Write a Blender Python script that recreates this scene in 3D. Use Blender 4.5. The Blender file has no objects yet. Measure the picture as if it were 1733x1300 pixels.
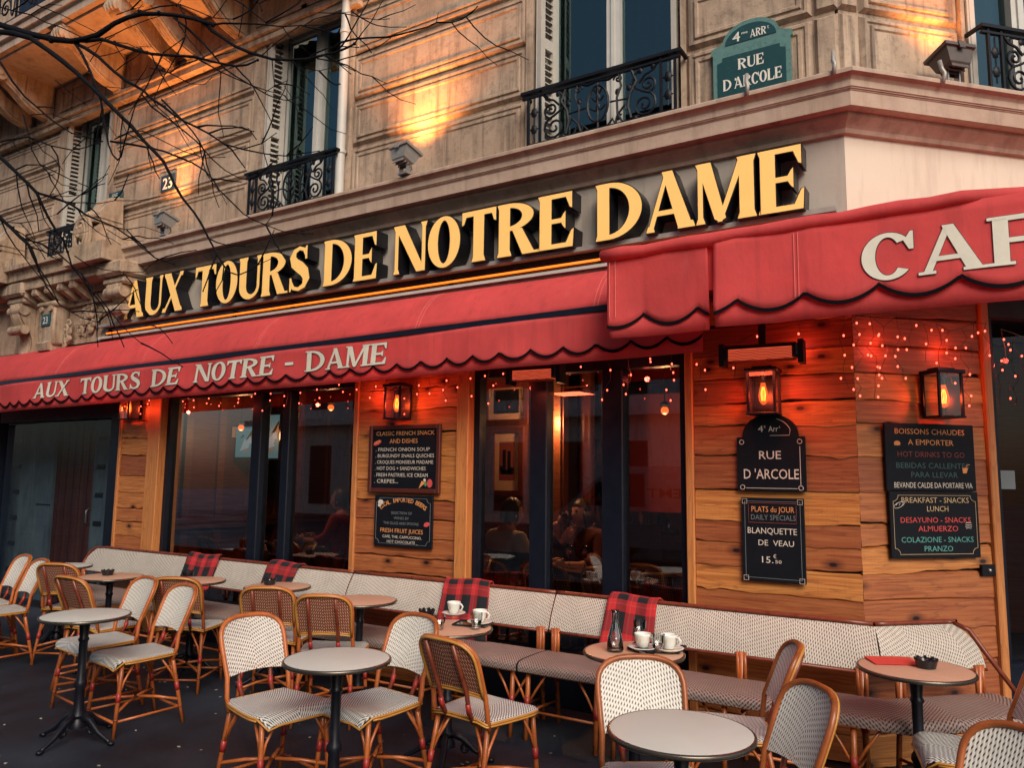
import bpy, math, random
from mathutils import Vector, Matrix
random.seed(7)
S = bpy.context.scene
COL = S.collection
R = math.radians
PI = math.pi

# ------------------------------------------------------------------ camera, world, sun, exposure
H = 1.58
cam_d = bpy.data.cameras.new('camera')
cam_d.sensor_width = 36.0
cam_d.lens = 36.0 * 1310.0 / 1733.0
cam_d.clip_start = 0.05
cam_d.clip_end = 500
cam = bpy.data.objects.new('camera', cam_d)
COL.objects.link(cam)
RT = Vector((0.85066287, 0.52556969, 0.01221452))
DN = Vector((-0.05268677, 0.10834762, -0.99271592))
FW = Vector((-0.52306481, 0.84382302, 0.11985787))
m3 = Matrix((RT, -DN, -FW)).transposed()
cam.matrix_world = Matrix.Translation((0, 0, H)) @ m3.to_4x4()
S.camera = cam

SUN_EL, SUN_AZ = 37.0, -44.0            # azimuth measured from +x towards +y
world = bpy.data.worlds.new('World')
S.world = world
world.use_nodes = True
wn = world.node_tree
sky = wn.nodes.new('ShaderNodeTexSky')
sky.sky_type = 'NISHITA'
sky.sun_disc = False
sky.sun_elevation = R(SUN_EL)
sky.sun_rotation = R(90 - SUN_AZ)
sky.dust_density = 3.0
bg = wn.nodes['Background']
bg.inputs['Strength'].default_value = 0.062
wn.links.new(sky.outputs[0], bg.inputs['Color'])
sd = bpy.data.lights.new('sun', 'SUN')
sd.energy = 1.5
sd.angle = R(36)
sd.color = (1.0, 0.90, 0.77)
sun = bpy.data.objects.new('sun', sd)
COL.objects.link(sun)
sv = Vector((math.cos(R(SUN_EL)) * math.cos(R(SUN_AZ)), math.cos(R(SUN_EL)) * math.sin(R(SUN_AZ)), math.sin(R(SUN_EL))))
sun.rotation_euler = sv.to_track_quat('Z', 'Y').to_euler()
S.view_settings.view_transform = 'Standard'
S.view_settings.look = 'None'
S.view_settings.gamma = 1.0
S.view_settings.exposure = 0.92
S.cycles.use_denoising = True
S.cycles.max_bounces = 7
S.cycles.diffuse_bounces = 3
S.cycles.glossy_bounces = 3
S.cycles.transparent_max_bounces = 10
S.cycles.sample_clamp_indirect = 4.0
S.cycles.caustics_reflective = False
S.cycles.caustics_refractive = False

def ray(px, py):
    return RT * (px - 866.5) + DN * (py - 650.0) + FW * 1310.0
def ony(px, py, y):                     # photo pixel -> point on the vertical plane at y
    r = ray(px, py)
    return Vector((0, 0, H)) + r * (y / r.y)
def onz(px, py, z):
    r = ray(px, py)
    return Vector((0, 0, H)) + r * ((z - H) / r.z)

# ------------------------------------------------------------------ mesh builder
class MB:
    def __init__(s):
        s.v, s.f, s.m, s.uv, s.t = [], [], [], [], []
    def face(s, pts, m=0, uv=None, t=0.5):
        n = len(s.v)
        s.v += [tuple(p) for p in pts]
        s.f.append(tuple(range(n, n + len(pts))))
        s.m.append(m); s.uv.append(uv); s.t.append(t)
    def idx(s, pts):
        n = len(s.v)
        s.v += [tuple(p) for p in pts]
        return n
    def fi(s, ids, m=0, uv=None, t=0.5):
        s.f.append(tuple(ids)); s.m.append(m); s.uv.append(uv); s.t.append(t)
    def box(s, x0, x1, y0, y1, z0, z1, m=0, t=0.5, top=None):
        n = s.idx([(x0, y0, z0), (x1, y0, z0), (x1, y1, z0), (x0, y1, z0), (x0, y0, z1), (x1, y0, z1), (x1, y1, z1), (x0, y1, z1)])
        for q in ((0, 3, 2, 1), (4, 5, 6, 7), (0, 1, 5, 4), (1, 2, 6, 5), (2, 3, 7, 6), (3, 0, 4, 7)):
            P = [s.v[n + i] for i in q]
            nx = max(p[0] for p in P) - min(p[0] for p in P)
            if nx < 1e-9: uv = [(p[1], p[2]) for p in P]
            elif max(p[1] for p in P) - min(p[1] for p in P) < 1e-9: uv = [(p[0], p[2]) for p in P]
            else: uv = [(p[0], p[1]) for p in P]
            s.fi([n + i for i in q], m, uv, t)
        return s
    def bbox(s, x0, x1, y0, y1, z0, z1, b=0.01, m=0, t=0.5):      # box with chamfered long edges (all 12), via 3 shells
        xs, ys, zs = (x0, x0 + b, x1 - b, x1), (y0, y0 + b, y1 - b, y1), (z0, z0 + b, z1 - b, z1)
        ring = lambda z, i: [(xs[1], ys[i], z), (xs[2], ys[i], z), (xs[3 - i], ys[1], z), (xs[3 - i], ys[2], z), (xs[2], ys[3 - i], z), (xs[1], ys[3 - i], z), (xs[i], ys[2], z), (xs[i], ys[1], z)]
        def oct_(z, ins):
            a, c = (xs[0] + ins, xs[3] - ins), (ys[0] + ins, ys[3] - ins)
            k = max(b - ins, 0.0005)
            return [(a[0] + k, c[0], z), (a[1] - k, c[0], z), (a[1], c[0] + k, z), (a[1], c[1] - k, z), (a[1] - k, c[1], z), (a[0] + k, c[1], z), (a[0], c[1] - k, z), (a[0], c[0] + k, z)]
        L = [oct_(z0, b * .999), oct_(z0 + b, 0), oct_(z1 - b, 0), oct_(z1, b * .999)]
        n = s.idx([p for r in L for p in r])
        for k in range(3):
            for i in range(8):
                j = (i + 1) % 8
                s.fi((n + k * 8 + i, n + k * 8 + j, n + k * 8 + 8 + j, n + k * 8 + 8 + i), m, None, t)
        s.fi([n + i for i in range(7, -1, -1)], m, None, t)
        s.fi([n + 24 + i for i in range(8)], m, None, t)
        return s
    def extr(s, pts, vec, m=0, mside=None, t=0.5):                 # closed outline extruded by vec
        if mside is None: mside = m
        vec = Vector(vec)
        a = [Vector(p) for p in pts]; k = len(a)
        n = s.idx(a); s.idx([p + vec for p in a])
        s.fi(range(n, n + k), m, None, t)
        s.fi(range(n + 2 * k - 1, n + k - 1, -1), mside, None, t)
        for i in range(k):
            j = (i + 1) % k
            s.fi((n + j, n + i, n + k + i, n + k + j), mside, None, t)
        return s
    def tube(s, pts, r, n=6, m=0, cap=True, t=0.5, closed=False):
        P = [Vector(p) for p in pts]
        k = len(P)
        rr = r if isinstance(r, (list, tuple)) else [r] * k
        up = None; base = len(s.v); L = 0; ls = []
        for i in range(k):
            if closed: d = P[(i + 1) % k] - P[i - 1]
            else: d = P[min(i + 1, k - 1)] - P[max(i - 1, 0)]
            if d.length < 1e-9: d = Vector((0, 0, 1))
            d.normalize()
            if up is None:
                up = d.orthogonal().normalized()
            up = (up - d * up.dot(d))
            if up.length < 1e-6: up = d.orthogonal()
            up.normalize()
            side = d.cross(up)
            if i: L += (P[i] - P[i - 1]).length
            ls.append(L)
            for q in range(n):
                a = 2 * PI * q / n
                s.v.append(tuple(P[i] + (up * math.cos(a) + side * math.sin(a)) * rr[i]))
        rng = k if closed else k - 1
        for i in range(rng):
            i2 = (i + 1) % k
            for q in range(n):
                q2 = (q + 1) % n
                s.fi((base + i * n + q, base + i * n + q2, base + i2 * n + q2, base + i2 * n + q), m,
                     [(q / n, ls[i]), ((q + 1) / n, ls[i]), ((q + 1) / n, ls[i2]), (q / n, ls[i2])], t)
        if cap and not closed:
            s.fi([base + q for q in range(n - 1, -1, -1)], m, None, t)
            s.fi([base + (k - 1) * n + q for q in range(n)], m, None, t)
        return s
    def lathe(s, prof, c=(0, 0, 0), n=20, m=0, t=0.5):
        base = len(s.v); k = len(prof)
        for r, z in prof:
            for q in range(n):
                a = 2 * PI * q / n
                s.v.append((c[0] + r * math.cos(a), c[1] + r * math.sin(a), c[2] + z))
        for i in range(k - 1):
            mm = m[i] if isinstance(m, (list, tuple)) else m
            for q in range(n):
                q2 = (q + 1) % n
                s.fi((base + i * n + q, base + i * n + q2, base + (i + 1) * n + q2, base + (i + 1) * n + q), mm, None, t)
        return s
    def ball(s, c, r, n=10, k=6, m=0, sc=(1, 1, 1)):
        prof = [(r * math.sin(PI * (i / k)) + 1e-5, -r * math.cos(PI * i / k)) for i in range(k + 1)]
        b = len(s.v)
        s.lathe(prof, (0, 0, 0), n, m)
        for i in range(b, len(s.v)):
            p = s.v[i]
            s.v[i] = (c[0] + p[0] * sc[0], c[1] + p[1] * sc[1], c[2] + p[2] * sc[2])
        return s
    def grid(s, fn, nu, nv, m=0, uvf=None, flip=False):
        n = len(s.v)
        for j in range(nv + 1):
            for i in range(nu + 1):
                s.v.append(tuple(fn(i / nu, j / nv)))
        for j in range(nv):
            for i in range(nu):
                q = [n + j * (nu + 1) + i, n + j * (nu + 1) + i + 1, n + (j + 1) * (nu + 1) + i + 1, n + (j + 1) * (nu + 1) + i]
                uv = None
                if uvf:
                    uv = [uvf(i / nu, j / nv), uvf((i + 1) / nu, j / nv), uvf((i + 1) / nu, (j + 1) / nv), uvf(i / nu, (j + 1) / nv)]
                if flip:
                    q = q[::-1]; uv = uv[::-1] if uv else None
                s.fi(q, m, uv)
        return s
    def rings(s, x0, x1, z0, z1, prof, m=0, t=0.5):                # nested rectangles facing -y: prof = [(inset, out), ...]
        n = len(s.v); k = len(prof)
        for ins, o in prof:
            s.v += [(x0 + ins, -o, z0 + ins), (x1 - ins, -o, z0 + ins), (x1 - ins, -o, z1 - ins), (x0 + ins, -o, z1 - ins)]
        for i in range(k - 1):
            for q in range(4):
                q2 = (q + 1) % 4
                s.fi((n + i * 4 + q, n + i * 4 + q2, n + i * 4 + 4 + q2, n + i * 4 + 4 + q), m, None, t)
        s.fi([n + (k - 1) * 4 + q for q in range(4)], m, None, t)
        return s
    def add(s, o, mat=None, m=None):
        n = len(s.v)
        s.v += [tuple(mat @ Vector(p)) for p in o.v] if mat else o.v
        s.f += [tuple(i + n for i in f) for f in o.f]
        s.m += [m] * len(o.f) if m is not None else o.m
        s.uv += o.uv; s.t += o.t
        return s
    def xf(s, mat, start=0):
        for i in range(start, len(s.v)):
            s.v[i] = tuple(mat @ Vector(s.v[i]))
        return s
    def mesh(s, name, mats, smooth=False):
        me = bpy.data.meshes.new(name)
        me.from_pydata(s.v, [], s.f)
        for mt in (mats if isinstance(mats, (list, tuple)) else [mats]):
            me.materials.append(mt)
        me.polygons.foreach_set('material_index', s.m)
        if any(u is not None for u in s.uv):
            ul = me.uv_layers.new(name='UVMap')
            fl = []
            for f, u in zip(s.f, s.uv):
                for k in range(len(f)):
                    fl += list(u[k]) if u else [0.0, 0.0]
            ul.data.foreach_set('uv', fl)
        if any(abs(x - .5) > 1e-6 for x in s.t):
            at = me.attributes.new('tint', 'FLOAT', 'FACE')
            at.data.foreach_set('value', s.t)
        if smooth:
            me.polygons.foreach_set('use_smooth', [True] * len(me.polygons))
            if smooth is not True:
                try: me.set_sharp_from_angle(angle=R(smooth))
                except Exception: pass
        me.update()
        return me

def part(name, mb, mats, parent=None, smooth=False, loc=None):
    o = bpy.data.objects.new(name, mb.mesh(name, mats, smooth))
    COL.objects.link(o)
    if parent: o.parent = parent
    if loc: o.location = loc
    return o
def tag(o, label=None, cat=None, group=None, kind=None):
    for k, v in (('label', label), ('category', cat), ('group', group), ('kind', kind)):
        if v: o[k] = v
    return o
def thing(name, label, cat, loc=(0, 0, 0), rz=0.0, group=None):
    o = bpy.data.objects.new(name, None)
    o.empty_display_size = 0.1
    COL.objects.link(o)
    o.location = loc
    o.rotation_euler = (0, 0, rz)
    return tag(o, label, cat, group)
def copy_tree(o, parent=None):
    c = o.copy(); COL.objects.link(c)
    if parent: c.parent = parent
    for ch in list(o.children): copy_tree(ch, c)
    return c
def light(name, kind, energy, color, parent, loc, size=0.05, **kw):
    d = bpy.data.lights.new(name, kind)
    d.energy = energy; d.color = color
    if hasattr(d, 'shadow_soft_size'): d.shadow_soft_size = size
    for k, v in kw.items(): setattr(d, k, v)
    o = bpy.data.objects.new(name, d)
    COL.objects.link(o); o.parent = parent; o.location = loc
    return o
RZ45 = Matrix.Rotation(PI / 4, 4, 'Z')

# ------------------------------------------------------------------ material helpers
class NT:
    def __init__(s, name):
        s.mat = bpy.data.materials.new(name); s.mat.use_nodes = True
        s.t = s.mat.node_tree; s.n = s.t.nodes
        s.b = s.n['Principled BSDF']; s.out = s.n['Material Output']
    def new(s, typ, **kw):
        x = s.n.new(typ)
        for k, v in kw.items(): setattr(x, k, v)
        return x
    def put(s, sock, v):
        if hasattr(v, 'is_output'): s.t.links.new(v, sock)
        else: sock.default_value = v
    def math(s, op, a, b=0.0, c=0.0):
        x = s.new('ShaderNodeMath', operation=op)
        s.put(x.inputs[0], a); s.put(x.inputs[1], b); s.put(x.inputs[2], c)
        return x.outputs[0]
    def mix(s, f, a, b, blend='MIX'):
        x = s.new('ShaderNodeMix', data_type='RGBA', blend_type=blend)
        s.put(x.inputs[0], f); s.put(x.inputs[6], a if hasattr(a, 'is_output') else (*a, 1)); s.put(x.inputs[7], b if hasattr(b, 'is_output') else (*b, 1))
        return x.outputs[2]
    def noise(s, vec, scale, detail=3.0, rough=0.55):
        x = s.new('ShaderNodeTexNoise')
        if vec is not None: s.t.links.new(vec, x.inputs['Vector'])
        x.inputs['Scale'].default_value = scale; x.inputs['Detail'].default_value = detail; x.inputs['Roughness'].default_value = rough
        return x.outputs['Fac']
    def ramp(s, f, a, b, lo=0.0, hi=1.0):
        x = s.new('ShaderNodeMapRange')
        s.put(x.inputs[0], f); s.put(x.inputs[1], a); s.put(x.inputs[2], b); s.put(x.inputs[3], lo); s.put(x.inputs[4], hi)
        return x.outputs[0]
    def obj(s): return s.new('ShaderNodeTexCoord').outputs['Object']
    def uvo(s): return s.new('ShaderNodeTexCoord').outputs['UV']
    def geo(s): return s.new('ShaderNodeNewGeometry').outputs['Position']
    def scale(s, vec, sc):
        x = s.new('ShaderNodeMapping'); s.t.links.new(vec, x.inputs[0]); x.inputs['Scale'].default_value = sc
        return x.outputs[0]
    def sep(s, vec):
        x = s.new('ShaderNodeSeparateXYZ'); s.t.links.new(vec, x.inputs[0]); return x.outputs
    def bump(s, h, st=0.3, d=0.01):
        x = s.new('ShaderNodeBump'); x.inputs['Strength'].default_value = st; x.inputs['Distance'].default_value = d
        s.t.links.new(h, x.inputs['Height']); s.t.links.new(x.outputs[0], s.b.inputs['Normal'])
    def fin(s, col=None, rough=0.6, metal=0.0, spec=None):
        if col is not None: s.put(s.b.inputs['Base Color'], col if hasattr(col, 'is_output') else (*col, 1))
        s.put(s.b.inputs['Roughness'], rough); s.b.inputs['Metallic'].default_value = metal
        if spec is not None: s.b.inputs['Specular IOR Level'].default_value = spec
        return s.mat
def flat(name, col, rough=0.6, metal=0.0, var=0.12, sc=30.0, spec=None, bump=0.0, rnd_=0.0):
    t = NT(name)
    n = t.noise(t.obj(), sc, 4)
    c = t.mix(n, tuple(x * (1 - var) for x in col), tuple(min(1, x * (1 + var)) for x in col))
    if rnd_:
        h = t.new('ShaderNodeHueSaturation'); t.t.links.new(c, h.inputs['Color'])
        t.put(h.inputs['Value'], t.ramp(t.new('ShaderNodeObjectInfo').outputs['Random'], 0, 1, 1 - rnd_, 1 + rnd_)); c = h.outputs[0]
    if bump: t.bump(n, bump, 0.004)
    return t.fin(c, t.ramp(n, .3, .7, max(0, rough - .08), min(1, rough + .08)), metal, spec)
def emit(name, col, st):
    t = NT(name)
    t.fin((0.02, 0.02, 0.02), 0.5)
    t.b.inputs['Emission Color'].default_value = (*col, 1); t.b.inputs['Emission Strength'].default_value = st
    return t.mat
def stone(name, a, b, stain, sc=2.0, bump=0.5, grime=1.0):
    t = NT(name)
    p = t.obj()
    n1 = t.noise(p, sc, 6, .6); n2 = t.noise(p, 26, 8, .75); n4 = t.noise(p, 6.5, 6, .7); n3 = t.noise(t.scale(p, (5, 5, .7)), 2.2, 4)
    c = t.mix(t.ramp(n1, .35, .65), a, b)
    c = t.mix(t.ramp(n3, .52, .72, 0, .65), c, stain)
    n5 = t.noise(t.scale(p, (10, 10, .6)), 1.3, 6, .65); c = t.mix(t.ramp(n4, .50, .72, 0, .6 * grime), c, tuple(x * .9 for x in stain)); c = t.mix(t.ramp(n2, .54, .76, 0, .6 * grime), c, tuple(x * .6 for x in stain)); c = t.mix(t.ramp(n5, .52, .70, 0, .8 * grime), c, tuple(x * .7 for x in stain))
    t.bump(t.math('ADD', n2, t.math('MULTIPLY', n1, .6)), bump, 0.01)
    return t.fin(c, 0.85)
def weave(name, base, dots, per=0.17, k=1.0, st=0.021, dash=0.0125, duty=0.42, dd=0.55):
    t = NT(name)
    u, v, _ = t.sep(t.uvo())
    zu = t.math('MULTIPLY', t.math('ABSOLUTE', t.math('SUBTRACT', t.math('FRACT', t.math('DIVIDE', t.math('ADD', u, 10.0 + per * .0), per)), .5)), per * k)
    tt = t.math('FRACT', t.math('DIVIDE', t.math('ADD', v, t.math('ADD', zu, 5.0)), st))
    row = t.math('FRACT', t.math('DIVIDE', t.math('ADD', u, 7.0), dash))
    stripe = t.math('LESS_THAN', tt, duty)
    dot = t.math('MULTIPLY', stripe, t.math('LESS_THAN', row, dd))
    n = t.noise(t.obj(), 22, 4)
    bs = t.mix(n, tuple(x * .78 for x in base), base)
    shade = t.math('MULTIPLY', t.math('ABSOLUTE', t.math('SUBTRACT', row, .5)), 1.0)
    bs = t.mix(t.math('MULTIPLY', shade, .55), bs, tuple(x * .35 for x in base))
    c = t.mix(dot, bs, dots)
    h = t.new('ShaderNodeHueSaturation'); t.t.links.new(c, h.inputs['Color'])
    t.put(h.inputs['Value'], t.math('MULTIPLY', t.ramp(t.new('ShaderNodeObjectInfo').outputs['Random'], 0, 1, .88, 1.06), t.ramp(t.noise(t.obj(), 5, 4, .6), .3, .7, .86, 1.05))); c = h.outputs[0]
    t.bump(t.math('SUBTRACT', 1.0, t.math('MAXIMUM', dot, shade)), .6, 0.004)
    return t.fin(c, 0.55)
def wood(name, dark, mid, light, knots=True, rough=.5):
    t = NT(name)
    uv = t.uvo()
    at = t.new('ShaderNodeAttribute'); at.attribute_name = 'tint'
    tint = at.outputs['Fac']
    g = t.noise(t.scale(uv, (1.0, 30, 1)), 2.0, 7, .6)
    g2 = t.noise(t.scale(uv, (.55, 5, 1)), 2.0, 2)
    sv = t.noise(t.scale(uv, (160, 6, 1)), 1.0, 2)
    c = t.mix(t.ramp(g, .36, .64), mid, light)
    ringv = t.math('FRACT', t.math('MULTIPLY', t.math('ADD', g2, t.math('MULTIPLY', g, .16)), 9.0))
    c = t.mix(t.ramp(ringv, .66, .98, 0, .34), c, dark)
    c = t.mix(t.ramp(sv, .56, .74, 0, .14), c, dark)
    if knots:
        vo = t.new('ShaderNodeTexVoronoi', voronoi_dimensions='2D'); vo.inputs['Scale'].default_value = 1.0
        t.t.links.new(t.scale(uv, (1.9, 3.6, 1)), vo.inputs['Vector'])
        c = t.mix(t.ramp(vo.outputs['Distance'], .035, .15, .8, 0), c, dark)
        c = t.mix(t.ramp(vo.outputs['Distance'], .03, .05, .95, 0), c, tuple(x * .12 for x in dark))
    hs = t.new('ShaderNodeHueSaturation')
    t.put(hs.inputs['Value'], t.ramp(tint, 0, 1, .5, 1.45)); t.put(hs.inputs['Hue'], t.ramp(tint, 0, 1, .480, .511))
    t.t.links.new(c, hs.inputs['Color'])
    t.bump(g, .35, 0.004)
    return t.fin(hs.outputs[0], rough)
# ------------------------------------------------------------------ materials
M = {}
M['stone'] = stone('rusticated_stone', (.36, .25, .175), (.50, .37, .27), (.16, .115, .09))
M['cornice'] = stone('cornice_stone', (.40, .28, .21), (.50, .37, .29), (.24, .16, .12), 3.0, .25, .3)
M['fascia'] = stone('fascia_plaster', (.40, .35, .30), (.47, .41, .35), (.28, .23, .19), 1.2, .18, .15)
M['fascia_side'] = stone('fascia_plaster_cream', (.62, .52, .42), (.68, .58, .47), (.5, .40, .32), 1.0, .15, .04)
M['carved'] = stone('carved_stone', (.38, .26, .17), (.52, .38, .27), (.17, .11, .08), 4.0, .5)
M['zinc'] = flat('zinc_strip', (.36, .33, .30), .5, .3, .3, 14)
M['iron'] = flat('wrought_iron', (.005, .006, .010), .5, 0, .3, 40, .25)
M['frame'] = flat('dark_window_frame', (.006, .009, .018), .38, 0, .2, 12, .25)
M['dark'] = flat('dark_paint', (.006, .009, .017), .6, 0, .2, 8)
M['white_wood'] = flat('white_painted_wood', (.52, .50, .46), .5, 0, .16, 9)
M['shutter'] = flat('grey_shutter_paint', (.46, .42, .37), .55, 0, .16, 12)
M['plank'] = wood('waney_plank', (.05, .010, .005), (.33, .096, .024), (.52, .205, .058))
M['post'] = wood('pine_post', (.15, .045, .014), (.42, .150, .042), (.52, .21, .066), False)
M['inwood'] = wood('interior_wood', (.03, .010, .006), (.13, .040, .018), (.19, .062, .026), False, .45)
M['doorwood'] = wood('dark_door_wood', (.02, .007, .005), (.10, .030, .020), (.15, .045, .03), False, .4)
M['bluestone'] = stone('blue_grey_stone', (.11, .175, .21), (.17, .245, .285), (.06, .09, .12), 3, .3, .3)
M['black'] = flat('black_board', (.005, .0065, .011), .6, 0, .25, 10, .2)
M['braid'] = flat('black_braid', (.003, .0035, .006), .8, 0, .2, 10, .08)
M['black_gloss'] = flat('black_gloss', (.012, .013, .016), .18, 0, .2, 10)
M['steel'] = flat('brushed_steel', (.42, .42, .42), .35, .8, .15, 40)
M['floodgrey'] = flat('grey_cast_metal', (.25, .235, .215), .5, .2, .25, 25)
M['floodbrown'] = flat('brown_cast_metal', (.10, .08, .07), .5, .2, .25, 25)
M['gold'] = flat('gold_letter_face', (.98, .60, .19), .45, 0, .05, 6)
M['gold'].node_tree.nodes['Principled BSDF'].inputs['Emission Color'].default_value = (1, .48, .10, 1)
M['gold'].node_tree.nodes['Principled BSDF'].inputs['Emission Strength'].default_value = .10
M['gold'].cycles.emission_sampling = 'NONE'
M['letter_side'] = flat('black_letter_side', (.008, .008, .011), .35, 0, .2, 8)
M['cream_letter'] = flat('cream_letter', (.72, .66, .55), .7, 0, .12, 20)
M['bamboo'] = flat('rattan_cane', (.36, .095, .023), .32, 0, .6, 14, None, 0, .22)
M['bamboo_d'] = flat('dark_rattan_cane', (.17, .034, .016), .32, 0, .5, 16)
M['cane_y'] = flat('pale_cane_edge', (.48, .22, .045), .35, 0, .25, 20)
M['wrap'] = flat('red_binding', (.30, .022, .016), .45, 0, .25, 60)
M['weave'] = weave('cream_weave', (.86, .82, .74), (.09, .04, .022), .40, 1.35, .0205, .0118, .42, .5)
M['weave_cs'] = weave('chair_seat_weave', (.80, .78, .72), (.055, .055, .075), .40, 1.2, .0185, .014, .46, .80)
M['weave_b'] = weave('brown_weave', (.27, .052, .022), (.70, .58, .43), .40, 1.5, .022, .014, .32, .62)
M['weave_bench'] = weave('bench_weave', (.68, .63, .55), (.16, .085, .05), .60, 1.3, .021, .0125, .42, .55)
M['weave_seat'] = weave('bench_seat_weave', (.40, .32, .28), (.10, .022, .020), .60, 1.3, .024, .0125, .45, .72)
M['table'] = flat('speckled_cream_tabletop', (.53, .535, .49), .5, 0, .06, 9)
M['table_awn_tint'] = flat('cream_tabletop_awning_tint', (.52, .31, .21), .5, 0, .06, 9)  # cream top with the awning's red reflection put into its colour
M['rim'] = flat('bronze_table_rim', (.13, .11, .09), .28, .8, .08, 8)
M['cast'] = flat('black_cast_iron', (.006, .007, .012), .4, 0, .3, 40, .3)
M['china'] = flat('white_china', (.74, .74, .68), .12, 0, .04, 10)
M['coffee'] = flat('coffee', (.05, .02, .008), .1)
M['neon'] = emit('orange_neon', (1.0, .15, .008), 1.3)
M['heat'] = emit('heater_glow', (1.0, .12, .05), .36)
M['seam'] = flat('faded_seam', (.80, .22, .19), .8)
M['litter'] = flat('pale_scraps', (.30, .27, .22), .8, 0, .5, 8)
M['opp'] = stone('opposite_stone', (.60, .62, .62), (.72, .73, .72), (.25, .25, .25), 1.0, .2, .3)
M['vanpaint'] = flat('blue_grey_van_paint', (.30, .38, .46), .3, .2, .05, 3)
M['bulb'] = emit('fairy_bulb', (1.0, .10, .055), 2.4)
M['bulb'].cycles.emission_sampling = 'NONE'
M['filament'] = emit('amber_filament', (1.0, .36, .05), 5.0)
M['filament'].cycles.emission_sampling = 'NONE'
M['amber'] = emit('amber_bulb_glass', (1.0, .14, .02), 1.0)
M['amber'].cycles.emission_sampling = 'NONE'
M['skin'] = flat('skin', (.50, .25, .17), .5, 0, .1, 20)
M['hair'] = flat('dark_hair', (.025, .014, .010), .5, 0, .4, 60)
M['redcard'] = flat('red_card', (.60, .055, .045), .45)
M['menu_green'] = flat('green_enamel', (.012, .052, .055), .22, 0, .25, 14)
M['enamel_border'] = flat('pale_green_enamel', (.10, .205, .185), .3, 0, .25, 30)
M['enamel_blue'] = flat('blue_enamel', (.012, .03, .055), .22, 0, .2, 14)
M['enamel_white'] = flat('white_enamel', (.72, .68, .60), .3, 0, .1, 14)
M['bark'] = flat('dark_bark', (.004, .004, .006), .85, 0, .6, 25, .15, .6)

def chalk(name, c): return flat(name, c, .8, 0, .18, 60)
M['c_white'] = chalk('chalk_white', (.66, .60, .52))
M['c_orange'] = chalk('chalk_orange', (.72, .30, .10))
M['c_red'] = chalk('chalk_red', (.62, .075, .07))
M['c_teal'] = chalk('chalk_teal', (.10, .33, .30))
M['c_grey'] = chalk('chalk_grey', (.16, .19, .21))
M['c_dteal'] = chalk('chalk_dull_teal', (.045, .10, .11))
M['c_dred'] = chalk('chalk_dull_red', (.20, .045, .04))
M['c_gold'] = chalk('chalk_gold', (.55, .40, .22))
M['c_green'] = chalk('chalk_green', (.08, .28, .08))

def fabric(name, col, trans):
    t = NT(name)
    n = t.noise(t.obj(), 3.0, 5, .6); n2 = t.noise(t.scale(t.obj(), (1, 1, .3)), 9, 3)
    c = t.mix(t.ramp(n, .3, .7), tuple(x * .82 for x in col), col)
    c = t.mix(t.ramp(n2, .62, .75, 0, .12), c, (.75, .35, .3))
    c = t.mix(t.ramp(t.noise(t.scale(t.obj(), (9, 9, .5)), 1.5, 5, .6), .52, .75, 0, .35), c, tuple(x * .55 for x in col))
    t.bump(t.math('ADD', t.noise(t.scale(t.obj(), (1, 1, .45)), 5, 5, .6), t.math('MULTIPLY', t.noise(t.obj(), 240, 2), .06)), .4, .03)
    t.fin(c, .75, 0, .25)
    tr = t.new('ShaderNodeBsdfTranslucent'); t.t.links.new(c, tr.inputs[0])
    ad = t.new('ShaderNodeMixShader'); ad.inputs[0].default_value = trans
    t.t.links.new(t.b.outputs[0], ad.inputs[1]); t.t.links.new(tr.outputs[0], ad.inputs[2])
    t.t.links.new(ad.outputs[0], t.out.inputs[0])
    return t.mat
M['red'] = fabric('red_awning_canvas', (.93, .135, .135), .45)

def glass(name, tint, refl=1.0, gcol=(1, 1, 1)):
    t = NT(name)
    tr = t.new('ShaderNodeBsdfTransparent'); tr.inputs[0].default_value = (*tint, 1)
    gl = t.new('ShaderNodeBsdfGlossy'); gl.inputs['Roughness'].default_value = .015; gl.inputs[0].default_value = (*gcol, 1)
    fr = t.new('ShaderNodeFresnel'); fr.inputs['IOR'].default_value = 1.5
    mx = t.new('ShaderNodeMixShader')
    t.t.links.new(t.math('MINIMUM', t.math('MULTIPLY', fr.outputs[0], refl), 1.0), mx.inputs[0])
    t.t.links.new(tr.outputs[0], mx.inputs[1]); t.t.links.new(gl.outputs[0], mx.inputs[2])
    t.t.links.new(mx.outputs[0], t.out.inputs[0])
    return t.mat
M['glass'] = glass('shop_glass', (.80, .82, .85), 3.8)
M['dimglass'] = glass('dim_glass', (.88, .9, .92), .6)
M['winglass'] = glass('upper_window_glass', (.35, .45, .46), 2.6, (.55, .9, .92))
M['clear'] = glass('clear_glass', (.90, .93, .94), 1.6)
M['tumbler'] = glass('drinking_glass', (.93, .95, .95), 1.5)

def plaid():
    t = NT('red_black_plaid')
    u, v, _ = t.sep(t.uvo())
    def band(x, per, off=0.0):
        f = t.math('FRACT', t.math('ADD', t.math('DIVIDE', x, per), 10 + off))
        return f
    fu, fv = band(u, .14), band(v, .14)
    bu, bv = t.math('LESS_THAN', fu, .56), t.math('LESS_THAN', fv, .56)
    k = t.math('MULTIPLY', t.math('ADD', bu, bv), .5)
    lu = t.math('LESS_THAN', t.math('ABSOLUTE', t.math('SUBTRACT', fu, .75)), .02)
    lv = t.math('LESS_THAN', t.math('ABSOLUTE', t.math('SUBTRACT', fv, .75)), .02)
    c = t.mix(k, (.44, .018, .022), (.006, .010, .014))
    c = t.mix(t.math('MULTIPLY', t.math('MAXIMUM', lu, lv), .07), c, (.75, .35, .30))
    t.bump(t.noise(t.obj(), 160, 3), .5, .004)
    t.b.inputs['Sheen Weight'].default_value = .0
    return t.fin(c, .95)
M['plaid'] = plaid()

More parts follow.
